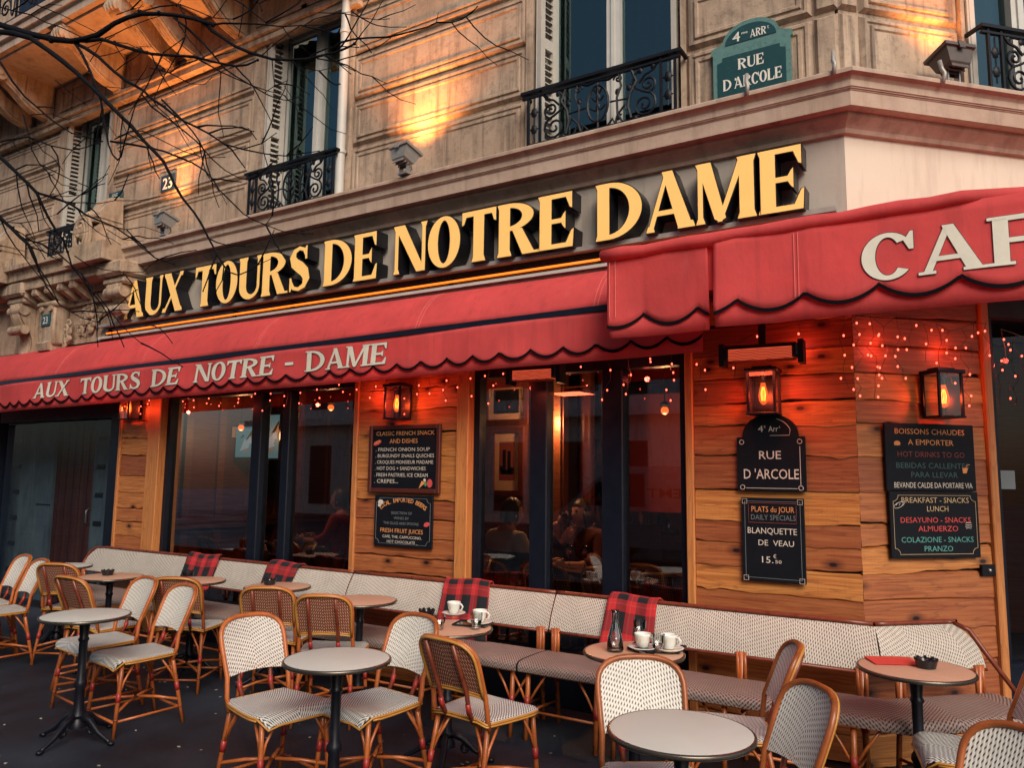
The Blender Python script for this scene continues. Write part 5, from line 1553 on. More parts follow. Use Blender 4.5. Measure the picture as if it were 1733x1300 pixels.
# ------------------------------------------------------------------ woven wall benches
BY = 4.73                                # world y of the back's top edge
def seat_profile():                      # (out from the back foot towards the street, z)
    return [(-.0, .455), (.08, .462), (.2, .462), (.32, .46), (.365, .455), (.387, .442), (.393, .425), (.388, .40)]
def bench(label, x0, x1, endl=False, endr=False):
    t = thing('woven_bench', label, 'bench', ((x0 + x1) / 2, BY, 0), 0, 'woven benches along the cafe front')
    w = (x1 - x0) / 2 - .006
    bench_into(t, [(-w, w, Matrix.Identity(4), endl, endr)])
    return t
def bench_into(t, segs_):
    se, bk_, bkr, rl, lg, br, st = MB(), MB(), MB(), MB(), [], [], MB()
    for x0, x1, mx, el, er in segs_:
        pr = seat_profile(); L = x1 - x0
        a = MB(); du = random.uniform(0, 1)
        ks = [0]
        for p, q in zip(pr[:-1], pr[1:]): ks.append(ks[-1] + math.hypot(q[0] - p[0], q[1] - p[1]))
        n = max(2, int(L / .1))
        m0, m1 = (0 if el is not None else 0), 0
        def X(s, w):                     # mitred ends where two segments meet
            xa = x0 + (el if isinstance(el, float) else 0) * w; xb = x1 + (er if isinstance(er, float) else 0) * w
            return xa + (xb - xa) * s
        a.grid(lambda s, q: (X(s, pr[round(q * 7)][0] + .13), -.13 - pr[round(q * 7)][0], pr[round(q * 7)][1]), n, 7, 0, lambda s, q: (x0 + s * L, ks[round(q * 7)]))
        se.add(a, mx)
        XX = X
        def X(s, w, q=0.0):
            v0, v1 = XX(0, w) + (.10 * q ** 3 if el is True else 0), XX(1, w) - (.10 * q ** 3 if er is True else 0)
            return v0 + (v1 - v0) * s
        a = MB(); a.grid(lambda s, q: (X(s, .02 + .10 * (1 - q), q), -.02 - .10 * (1 - q) - .012 * math.sin(PI * q), .585 + .215 * q), n, 5, 0, lambda s, q: (x0 + s * L, .22 * q)); bk_.add(a, mx)
        a = MB(); a.grid(lambda s, q: (X(s, .02 + .10 * (1 - q), q), -.008 - .10 * (1 - q), .585 + .215 * q), n, 5, 0, lambda s, q: (x0 + s * L, .22 * q), True); bkr.add(a, mx)
        a = MB()
        top = [(X(k / 8, .0), -.010, .812) for k in range(9)]
        if el is True: top = [(x0 + .02, -.13, .56), (x0, -.10, .66), (x0 + .015, -.05, .76), (x0 + .07, -.02, .803)] + top[1:]
        if er is True: top = top[:-1] + [(x1 - .10, -.02, .806), (x1 - .03, -.05, .77), (x1 + .02, -.10, .66), (x1 + .10, -.22, .46)]
        a.tube(top, .013, 8); a.tube([(X(0, .1), -.125, .575), (X(1, .1), -.125, .575)], .009, 6); rl.add(a, mx)
        nl = max(2, round(L / .85) + 1)
        for k in range(nl):
            xx = x0 + .05 + (L - .10) * k / (nl - 1)
            for yy, z1, yb in ((-.47, .43, -.50), (-.13, .60, -.08)):
                b = MB(); P = [Vector((xx, yy, z1)), Vector((xx, (yy + yb) / 2, z1 * .5)), Vector((xx, yb, 0))]
                b.tube(P, .015, 7); b.tube([P[0].lerp(P[2], .42), P[0].lerp(P[2], .56)], .018, 8, 1)
                b.xf(mx); lg.append(b)
            for sx in (-1, 1):
                a = MB(); a.tube([(xx, -.485, .20), (xx + sx * .06, -.475, .30), (xx + sx * .13, -.47, .40)], .008, 6); a.xf(mx); br.append(a)
            a = MB(); a.tube([(xx, -.49, .16), (xx, -.10, .14)], .009, 6); st.add(a, mx)
            for dx in (-.02, .02):
                a = MB(); a.tube([(xx + dx, -.13, .44), (xx + dx, -.125, .60)], .012, 6); a.xf(mx); br.append(a)
        a = MB(); a.tube([(x0 + .05, -.49, .17), (x1 - .05, -.49, .17)], .009, 6); a.tube([(x0 + .02, -.505, .40), (x1 - .02, -.505, .40)], .010, 6); st.add(a, mx)
    part('seat', se, M['weave_seat'], t, 60); part('backrest', bk_, M['weave_bench'], t, True); part('backrest_rear', bkr, M['weave_b'], t, True)
    part('back_rail', rl, M['bamboo_d'], t, True)
    for b in lg: part('leg', b, [M['bamboo'], M['wrap']], t, True)
    for b in br: part('brace', b, M['bamboo'], t, True)
    part('stretcher', st, M['bamboo'], t, True)
bench('far left woven bench with rounded end in front of the narrow plank strip', -8.06, -6.24, True)
bench('woven bench between the first and second plaid blankets', -6.24, -5.16)
bench('short woven bench right of the second plaid blanket, ending at the menu board pillar', -5.16, -4.385)
bench('woven bench under the menu boards', -4.385, -3.26)
bench('short woven bench right of the blanket under the seated man', -3.26, -2.55)
bench('shortest woven bench left of the blanket behind the carafe table', -2.55, -1.975)
cb_ = thing('woven_bench', 'long angled woven bench running round the street corner under the chalkboards', 'bench', (CX + .41421 * .17, BY, 0), 0, 'woven benches along the cafe front')
bench_into(cb_, [(-1.975 - (CX + .0704) + .006, 0.0, Matrix.Identity(4), None, .41421), (0.0, .60, RZ45, -.41421, True)])

# ------------------------------------------------------------------ plaid blankets hung over the bench backs
def blanket(label, x0, x1, seed, front=.47):
    t0 = thing('plaid_blanket', label, 'blanket', ((x0 + x1) / 2, BY, 0), 0, 'plaid blankets over the bench backs')
    rnd = random.Random(seed); ph = [rnd.uniform(0, 6.28) for _ in range(4)]
    w = x1 - x0
    path = [(.05, .62), (.035, .74), (.022, .80), (.012, .828), (-.012, .838), (-.035, .828), (-.055, .80), (-.085, .72), (-.125, .62), (-.150, .55), (-.165, front)]
    def f(s, q):
        k = q * (len(path) - 1); i = min(int(k), len(path) - 2); fr = k - i
        y = path[i][0] + (path[i + 1][0] - path[i][0]) * fr; z = path[i][1] + (path[i + 1][1] - path[i][1]) * fr
        u = s * w
        sk = (q - .4) * .05 * (1 if seed % 2 else -1)
        return (-w / 2 + u * (1 + .05 * math.sin(q * 5 + ph[2])) + sk, y - .012 * math.sin(u * 22 + ph[0]) * max(0, q - .35) - .006 * math.sin(u * 47 + ph[1]), z + .007 * math.sin(u * 14 + ph[3]) + (.02 * math.sin(u * 7 + ph[1]) if q > .95 else 0))
    b = MB(); b.grid(f, 26, 40, 0, lambda s, q: (s * w + ph[0], q * .62))
    o = part('cloth', b, M['plaid'], t0, True); m = o.modifiers.new('thickness', 'SOLIDIFY'); m.thickness = .010
    fr = MB()
    for k in range(30):
        p = Vector(f(k / 29, 1)); fr.tube([p, p + Vector((rnd.uniform(-.004, .004), 0, -.02))], .0018, 4)
    part('fringe', fr, M['plaid'], t0)
blanket('red and black plaid blanket on the bench back, farthest left', -6.44, -6.02, 1, .52)
blanket('red and black plaid blanket on the bench back, second from the left', -5.33, -4.97, 2, .52)
blanket('red and black plaid blanket behind the table with two cups under the seated man', -3.47, -3.06, 3, .46)
blanket('red and black plaid blanket on the bench back behind the carafe table', -2.135, -1.80, 4, .46)

# ------------------------------------------------------------------ things on the tables
ZT = .7285
def ashtray(label, px, py):
    p = onz(px, py, ZT)
    t = thing('ashtray', label, 'ashtray', p, random.uniform(0, 3), 'black ashtrays')
    b = MB(); b.lathe([(.001, .006), (.030, .006), (.040, .036), (.047, .040), (.050, .037), (.040, .002), (.036, .0), (.001, .0)], (0, 0, 0), 20)
    part('bowl', b, M['black_gloss'], t, 40)
    b = MB()
    for k in range(8): a = k * PI / 4; b.bbox(.044 * math.cos(a) - .007, .044 * math.cos(a) + .007, .044 * math.sin(a) - .007, .044 * math.sin(a) + .007, .034, .047, .002)
    part('rim_notches', b, M['black_gloss'], t)
ashtray('black ashtray on the farthest small awning-tinted table', 182, 974); ashtray('black ashtray on the table before the first plaid blanket', 318, 975); ashtray('black ashtray on the table before the second plaid blanket', 456, 990)
ashtray('black ashtray beside the red card on the right table', 1568, 1131); ashtray('black ashtray at the left side of the table with two cups', 722, 1044)
CUP = [(.001, .003), (.022, .003), (.026, .008), (.036, .034), (.041, .062), (.0425, .072), (.0395, .072), (.036, .055), (.030, .030), (.020, .012), (.001, .011)]
def cup(label, px, py, rot=-30, z=ZT + .012):
    p = onz(px, py, z)
    s = thing('saucer', 'white saucer under ' + label, 'saucer', (p.x, p.y, z - .012), 0, 'white saucers')
    b = MB(); b.lathe([(.001, .004), (.035, .004), (.050, .010), (.072, .018), (.074, .016), (.050, .004), (.035, .0), (.001, .0)], (0, 0, 0), 28); part('dish', b, M['china'], s, True)
    t = thing('coffee_cup', label, 'cup', (p.x, p.y, z - .004), R(rot), 'white coffee cups')
    b = MB(); b.lathe(CUP, (0, 0, 0), 24); part('bowl', b, M['china'], t, True)
    b = MB(); b.tube([(.036, 0, .058), (.055, 0, .062), (.066, 0, .048), (.058, 0, .028), (.036, 0, .022)], .0055, 8); part('handle', b, M['china'], t, True)
    b = MB()
    for r_ in (.012, .007): b.tube([(r_ * math.cos(a / 10 * 2 * PI), -.0385 - .001 + abs(r_ * math.cos(a / 10 * 2 * PI)) * .25, .042 + r_ * math.sin(a / 10 * 2 * PI)) for a in range(10)], .0009, 4, closed=True)
    bb_ = part('printed_badge', b, M['c_gold'], t)
    bb_.rotation_euler.z = R(-rot - 10)
def tumbler(label, px, py, z=ZT, h=.085, r=.033):
    p = onz(px, py, z)
    t = thing('water_glass', label, 'glass', p, 0, 'drinking glasses')
    b = MB(); prof = [(.001, .004), (r * .74, .004), (r * .80, h * .3), (r, h * .55), (r * 1.06, h), (r * 1.0, h), (r * .94, h * .56), (r * .72, h * .3), (r * .66, .014), (.001, .014)]
    b.lathe(prof, (0, 0, 0), 10); part('tumbler', b, M['tumbler'], t, False)
def tray(label, px, py, rot, w=.22, d=.15):
    p = onz(px, py, ZT)
    t = thing('serving_tray', label, 'tray', p, R(rot), 'black trays')
    b = MB(); b.bbox(-w / 2, w / 2, -d / 2, d / 2, 0, .006, .003); part('base', b, M['black_gloss'], t)
    b = MB(); b.tube([(-w / 2, -d / 2, .007), (w / 2, -d / 2, .007), (w / 2, d / 2, .007), (-w / 2, d / 2, .007)], .005, 6, closed=True); part('tray_rim', b, M['black_gloss'], t)
cup('white coffee cup at the back of the table under the seated man', 768, 1038, 0, ZT + .012)
tray('black tray on the table with two cups under the seated man', 800, 1058, 15, .20, .14)
cup('white coffee cup on the black tray of the left cup table', 812, 1053, 0, ZT + .020)
tumbler('empty water glass at the front of the left cup table', 743, 1066); tumbler('empty water glass standing on the tray of the left cup table', 806, 1064, ZT + .007)
tray('black tray on the carafe table', 1112, 1098, 8, .26, .17)
cup('white coffee cup next to the carafe', 1088, 1096, -10, ZT + .020); cup('white coffee cup at the right edge of the carafe table', 1132, 1098, -10, ZT + .020)
tumbler('dark water glass behind the cup next to the carafe', 1083, 1078, ZT + .007); tumbler('clear water glass between the two cups of the carafe table', 1114, 1104, ZT + .007)
p = onz(1041, 1103, ZT)
t = thing('carafe', 'small clear glass carafe of water on the round table', 'carafe', p, 0)
b = MB(); b.lathe([(.001, .003), (.040, .003), (.043, .012), (.036, .07), (.020, .125), (.0155, .15), (.0165, .185), (.021, .2), (.0185, .2), (.0135, .184), (.0130, .15), (.0175, .122), (.033, .07), (.039, .014), (.001, .010)], (0, 0, 0), 24); part('body', b, M['tumbler'], t, True)
b = MB(); b.lathe([(.001, .0105), (.0385, .0145), (.0325, .07), (.029, .075), (.001, .075)], (0, 0, 0), 24); part('water', b, M['clear'], t, True)
p = onz(1091, 1106, ZT)
t = thing('cigarette_pack', 'flat dark cigarette packet beside the tray on the carafe table', 'packet', p, R(-20))
b = MB(); b.bbox(-.045, .045, -.028, .028, 0, .020, .002); part('box', b, M['black'], t)
b = MB(); b.box(-.0455, -.018, -.0285, .0285, -.0005 + .001, .0206); part('flip_lid', b, M['frame'], t)
b = MB(); b.box(-.010, .030, -.0286, -.0281, .005, .012); part('label_strip', b, M['c_grey'], t)
p = onz(1510, 1121, ZT)
t = thing('menu_card', 'red folded menu card lying on the right round table', 'card', p, R(28))
b = MB()
for k, (a, c) in enumerate(((0, .004), (.004, .009))):
    b.extr([(-.105, -.07, a + .0), (.105, -.07, a + .0), (.105, .07, c), (-.105, .07, c)], (0, 0, .0012))
part('leaf', b, M['redcard'], t)
# ------------------------------------------------------------------ things inside the cafe
def inside_table(label, x, y):
    t = thing('cafe_table', label, 'table', (x, y, .10), 0, 'tables inside the cafe')
    b = MB(); b.bbox(-.35, .35, -.28, .28, .70, .73, .01); part('tabletop', b, M['inwood'], t)
    b = MB(); b.lathe([(.2, 0), (.2, .02), (.03, .05), (.03, .70)], (0, 0, 0), 12); part('pedestal', b, M['cast'], t, 40)
inside_table('wooden table inside between the man and the drinking woman', -3.02, 6.02)
inside_table('wooden table inside at the right end of the middle window', -1.9, 6.05)
def picture(label, px0, py0, px1, py1, y, art):
    a, c = ony(px0, py1, y), ony(px1, py0, y); w, h = c.x - a.x, c.z - a.z
    t = thing('framed_picture', label, 'picture', ((a.x + c.x) / 2, y, a.z), 0, 'framed pictures on the inner wall')
    b = MB(); k = .05
    b.box(-w / 2, w / 2, -.012, 0, 0, h); part('mount', b, M['paper'], t)
    b = MB(); b.box(-w / 2 - k, -w / 2, -.03, 0, -k, h + k); b.box(w / 2, w / 2 + k, -.03, 0, -k, h + k); b.box(-w / 2, w / 2, -.03, 0, -k, 0); b.box(-w / 2, w / 2, -.03, 0, h, h + k); part('frame', b, M['inwood'], t)
    b = MB(); art(b, w, h); part('print', b, [M['c_dred'], M['black']], t)
    light('picture_fill', 'POINT', 1.2, (1.0, .45, .2), t, (.1, -.5, h + .35), .05)  # added fill light that brightens the picture, without a lamp body
M['paper'] = flat('aged_paper', (.55, .38, .25), .8)
def art1(b, w, h):
    b.box(-w * .32, w * .32, -.0125, -.012, h * .17, h * .84, 0)
    for x0, x1, z0, z1 in ((-.17, -.04, .2, .70), (.03, .16, .2, .68), (-.26, .28, .2, .36), (-.30, -.16, .26, .42), (.12, .30, .26, .40)): b.box(x0 * w, x1 * w, -.0135, -.0126, z0 * h + h * .08, z1 * h, 1)
def art2(b, w, h): b.box(-w * .36, w * .36, -.0125, -.012, h * .2, h * .95, 1)
picture('pale framed print of two dark church towers on the inner wall', 838, 732, 880, 830, 6.44, art1)
picture('framed dark picture above the print of towers on the inner wall', 828, 655, 888, 712, 6.44, art2)
t = thing('wall_notice', 'small pale notice on the dark wooden wall inside the left window', 'notice', (-7.82, 6.35, 2.02), PI / 2)
b = MB(); b.bbox(-.16, .16, -.01, .0, 0, .13, .003); part('sheet', b, M['paper'], t)
b = MB()
for k in range(3): b.box(-.12, .10 - .03 * k, -.0115, -.0102, .03 + .03 * k, .04 + .03 * k)
part('print', b, M['c_dred'], t)
def screen(label, px0, py0, px1, py1, y, col2):
    a, c = ony(px0, py1, y), ony(px1, py0, y); w, h = c.x - a.x, c.z - a.z
    t = thing('television', label, 'television', ((a.x + c.x) / 2, y, a.z), 0, 'television screens inside')
    b = MB(); b.bbox(-w / 2 - .03, w / 2 + .03, 0, .05, -.03, h + .03, .01); part('case', b, M['black_gloss'], t)
    b = MB(); b.face([(-w / 2, -.002, 0), (w / 2, -.002, 0), (w / 2, -.002, h), (-w / 2, -.002, h)]); part('screen', b, M['tv'], t)
    b = MB()
    rnd = random.Random(5)
    for k in range(9):
        x, z = rnd.uniform(-w * .4, w * .3), rnd.uniform(.05 * h, .75 * h); b.face([(x, -.004 - k * .0003, z), (x + rnd.uniform(.06, .16), -.004 - k * .0003, z + rnd.uniform(-.02, .05)), (x + rnd.uniform(.05, .15), -.004 - k * .0003, z + rnd.uniform(.05, .16))], rnd.randrange(3))
    part('screen_image', b, [M['black'], M['tv2'], M['tv3']], t)
M['tv'] = emit('teal_screen', (.10, .25, .26), .30); M['tv2'] = emit('orange_screen', (.8, .2, .05), .22); M['tv3'] = emit('white_screen', (.35, .42, .42), .30)
screen('teal television screen inside the dark window, the left one', 398, 722, 433, 774, 6.25, 0)
screen('television with a racing picture inside the dark window, right of the teal one', 442, 702, 474, 776, 6.2, 1)
def pendant(label, px, py, y, e):
    p = ony(px, py, y)
    t = thing('pendant_lamp', label, 'lamp', p, 0, 'glowing bulbs inside the cafe')
    b = MB(); b.ball((0, 0, 0), .035, 10, 8); part('bulb', b, M['amber'], t, True)
    b = MB(); b.tube([(0, 0, .03), (0, 0, 2.9 - p.z)], .006, 5); b.lathe([(.02, .03), (.05, .045), (.02, .08)], (0, 0, 0), 10); part('cord', b, M['black'], t, 40)
    light('pendant_light', 'POINT', e, (1.0, .42, .16), t, (0, 0, -.06), .05)
pendant('glowing bulb hanging over the drinking woman', 930, 702, 6.3, 17); pendant('glowing bulb deep inside at the right of the middle window', 1125, 695, 6.3, 5)
pendant('glowing bulb deep inside the dark window near the television', 408, 724, 5.9, 5); pendant('glowing bulb high inside the dark window by the menu pillar', 560, 690, 6.2, 5)
# wine glasses on the inside table
for lab, x, y in (('stemmed wine glass on the inside table, the left one', -3.08, 5.92), ('stemmed wine glass on the inside table, the right one', -2.95, 5.95)):
    t = thing('wine_glass', lab, 'wine glass', (x, y, .83), 0, 'wine glasses')
    b = MB(); b.lathe([(.001, 0), (.033, .002), (.004, .008), (.004, .08), (.025, .10), (.036, .14), (.03, .19), (.028, .19), (.034, .14), (.023, .103), (.001, .085)], (0, 0, 0), 16); part('bowl', b, M['tumbler'], t, True)
    b = MB(); b.lathe([(.001, .09), (.024, .105), (.032, .135), (.001, .135)], (0, 0, 0), 14); part('wine', b, M['redcard'], t, True)

# ------------------------------------------------------------------ people (skin modifier bodies)
def skinned(name, verts, edges, mat, parent, root=0, lev=2):
    me = bpy.data.meshes.new(name); me.from_pydata([v[:3] for v in verts], edges, [])
    me.materials.append(mat)
    o = bpy.data.objects.new(name, me); COL.objects.link(o); o.parent = parent
    m = o.modifiers.new('skin', 'SKIN'); m.use_smooth_shade = True
    for i, v in enumerate(verts):
        r = v[3]; me.skin_vertices[0].data[i].radius = r if isinstance(r, tuple) else (r, r)
        me.skin_vertices[0].data[i].use_root = (i == root)
    s = o.modifiers.new('sub', 'SUBSURF'); s.levels = lev; s.render_levels = lev
    return o
def head_mesh(skin=True):
    b = MB()
    def f(s, t):
        a = s * 2 * PI; ph = t * PI
        r = math.sin(ph); z = -math.cos(ph)
        x, y = r * math.cos(a), r * math.sin(a)          # +y is the face
        wx = .076 * (1 - .28 * max(0, -z) ** 1.5); wy = .094 * (1 - .10 * max(0, -z))
        X, Y, Z = x * wx, y * wy, z * .118
        if y > .5:
            q = (y - .5) / .5
            if abs(x) < .16 and -.45 < z < .18: Y += .022 * q * (1 - abs(x) / .16) * (1 - abs(z + .22) / .42 if z < .18 else 0)      # nose
            if -.75 < z < -.5 and abs(x) < .3: Y += .006 * q                                             # lips
            if .02 < z < .28 and .18 < abs(x) < .55: Y -= .009 * q                                         # eye sockets
            if z < -.8: Y += .010 * q                                                                     # chin
        return (X, Y, Z)
    b.grid(f, 40, 32)
    for s in (-1, 1): b.ball((s * .077, -.005, -.01), .026, 8, 6, sc=(.35, .7, 1.15))
    return b
def hand_mesh(grip=.8):
    """right hand, palm facing -x... fingers curl; wrist at origin, fingers towards +z"""
    b = MB()
    b.ball((0, 0, .045), .042, 12, 8, sc=(.42, .95, 1.15))
    for i, (y, L) in enumerate(((-.028, .068), (-.010, .078), (.010, .073), (.027, .058))):
        P = [Vector((0, y, .075))]; a = 0
        for sL, ca in ((.42, .35), (.32, .75), (.26, .6)):
            a += ca * grip; P.append(P[-1] + Vector((-math.sin(a), 0, math.cos(a))) * L * sL)
        b.tube(P, [.0092, .0088, .0080, .0065], 7)
        b.ball(P[-1], .0066, 6, 4)
    b.tube([Vector((-.004, -.030, .025)), Vector((-.022, -.046, .048)), Vector((-.040, -.040, .070)), Vector((-.050, -.030, .086))], [.012, .0105, .009, .0075], 7)
    b.ball((-.050, -.030, .086), .0075, 6, 4)
    return b
def seated(label, x, y, head, top, lower, hairlong, lean=0.0, drink=False, z=0.0, glass=False):
    t = thing('person', label, 'person', (x, y, z), R(head - 90))
    hz = 1.18
    V = [(0, -.02, .50, (.16, .12)), (0, -.03 + lean * .3, .66, (.145, .105)), (0, -.03 + lean * .6, .85, (.185, .13)), (0, -.03 + lean, .99, (.18, .12)), (0, -.02 + lean, 1.065, (.072, .070)), (0, .0 + lean, 1.11, (.058, .060))]
    E_ = [(0, 1), (1, 2), (2, 3), (3, 4), (4, 5)]
    def limb(start, pts):
        k = start
        for p in pts: V.append(p); E_.append((k, len(V) - 1)); k = len(V) - 1
        return k
    for s in (-1, 1):
        up = s == 1 and drink
        if up: limb(3, [(s * .20, lean - .03, .985, .068), (s * .24, lean + .10, .86, .05), (s * .20, lean + .24, 1.02, .04), (s * .10, lean + .20, 1.10, .03)])
        else: limb(3, [(s * .20, lean - .03, .985, .068), (s * .26, lean + .03, .80, .055), (s * .22, lean + .20, .74, .042), (s * .14, lean + .36, .755, .030)])
        limb(0, [(s * .10, .02, .49, .085), (s * .12, .22, .50, .078), (s * .12, .43, .48, .062), (s * .12, .45, .26, .05), (s * .12, .44, .07, .038), (s * .12, .54, .04, .036)])
    body = skinned('body', V, E_, M['skin'], t)
    # clothing: a shirt and trousers following the body
    Vs = [(p[0], p[1], p[2], tuple(q * 1.07 for q in p[3])) for p in V[0:4]]; Vs.append((0, -.02 + lean, 1.045, (.075, .072)))
    Es = [(0, 1), (1, 2), (2, 3), (3, 4)]
    for s in (-1, 1):
        up = s == 1 and drink; k = 3
        pts = [(s * .20, lean - .03, .985, .079), (s * .24, lean + .10, .86, .061), (s * .205, lean + .225, 1.0, .048)] if up else [(s * .20, lean - .03, .985, .079), (s * .26, lean + .03, .80, .066), (s * .22, lean + .20, .745, .052)]
        for p in pts: Vs.append(p); Es.append((k, len(Vs) - 1)); k = len(Vs) - 1
    skinned('shirt', Vs, Es, top, t)
    Vt = [(0, -.02, .50, (.172, .132))]; Et = []
    for s in (-1, 1):
        k = 0
        for p in [(s * .10, .02, .49, .095), (s * .12, .22, .50, .088), (s * .12, .43, .48, .072), (s * .12, .45, .26, .060), (s * .12, .44, .10, .050)]: Vt.append(p); Et.append((k, len(Vt) - 1)); k = len(Vt) - 1
    skinned('trousers', Vt, Et, lower, t)
    hd_ = Matrix.Translation((0, .025 + lean, hz)) @ Matrix.Rotation(R(0), 4, 'X')
    hm = head_mesh().xf(hd_); h = part('head', hm, M['skin'], t, True)
    ey = MB()
    for s in (-1, 1): ey.ball(hd_ @ Vector((s * .030, .080, .018)), .0095, 8, 6)
    part('eye', ey, M['black_gloss'], h, True)
    li = MB(); li.tube([hd_ @ Vector((-.024, .088, -.066)), hd_ @ Vector((0, .0965, -.064)), hd_ @ Vector((.024, .088, -.066))], .005, 6); part('mouth', li, M['c_dred'], h, True)
    hr = MB()
    def hf(s, q):
        a = s * 2 * PI; ph = q * PI * (.68 if not hairlong else .64)
        r, z = math.sin(ph), math.cos(ph)
        k = 1.10 + .02 * math.sin(a * 9)
        X, Y, Z = r * math.cos(a) * .078 * k, r * math.sin(a) * .096 * k, z * .120 * k
        if math.sin(a) > .25 and Z < .055: Y *= .72; Z = max(Z, .055)
        return hd_ @ Vector((X, Y - .006, Z + .004))
    hr.grid(hf, 36, 14)
    if hairlong:
        for k in range(15):
            a = R(165 + k * 15); x_, y_ = .080 * math.cos(a), .092 * math.sin(a)
            hr.tube([hd_ @ Vector((x_, y_ - .008, .02)), hd_ @ Vector((x_ * 1.08, y_ * 1.05 - .01, -.06)), hd_ @ Vector((x_ * .8, y_ * .9 - .03, -.13))], [.02, .022, .010], 7)
    part('hair', hr, M['hair'], h, True)
    for s in (-1, 1):
        up = s == 1 and drink
        hb = hand_mesh(.8)
        if s == -1: hb.v = [(-a, c, d) for a, c, d in hb.v]; hb.f = [f[::-1] for f in hb.f]
        if up: mm = Matrix.Translation((.105, lean + .205, 1.09)) @ Matrix.Rotation(R(-35), 4, 'Y') @ Matrix.Rotation(R(70), 4, 'Z')
        else: mm = Matrix.Translation((s * .145, lean + .35, .755)) @ Matrix.Rotation(R(-80), 4, 'X')
        hb.xf(mm); part('hand', hb, M['skin'], t, True)
    return t
tn = NT('white_and_denim_shirt')
zc_ = tn.sep(tn.obj())[2]
c = tn.mix(tn.math('GREATER_THAN', zc_, .885), (.05, .085, .13), (.42, .38, .33)); tn.bump(tn.noise(tn.obj(), 30, 3), .4, .01)
M['shirt'] = tn.fin(c, .85)
M['sweater'] = flat('dark_red_sweater', (.10, .022, .014), .9, 0, .3, 40)
M['denim'] = flat('dark_trousers', (.02, .03, .05), .85, 0, .3, 60)
M['redcoat'] = flat('red_jacket', (.45, .035, .03), .7, 0, .25, 12)
seated('seated man seen from behind in a white and denim blue top inside the middle window', -3.46, 5.52, 62, M['shirt'], M['denim'], False, .03, z=.10)
wo = seated('woman in a dark red sweater drinking from a glass inside the middle window', -3.20, 6.45, -112, M['sweater'], M['denim'], True, .02, drink=True, z=.08)
g_ = thing('wine_glass', 'wine glass raised to her mouth by the woman inside', 'wine glass', wo.matrix_basis @ Vector((.035, .175, 1.135)), 0, 'wine glasses')
g_.rotation_euler = (R(50), R(20), R(-30))
b = MB(); b.lathe([(.001, -.08), (.03, -.078), (.004, -.07), (.004, 0), (.028, .02), (.034, .06), (.028, .10), (.026, .10), (.031, .06), (.025, .022), (.001, .006)], (0, 0, 0), 14); part('bowl', b, M['tumbler'], g_, True)
se_ = seated('person in a red jacket sitting inside the big dark window below the televisions', -6.15, 6.4, 200, M['redcoat'], M['denim'], False, .02, z=.12)

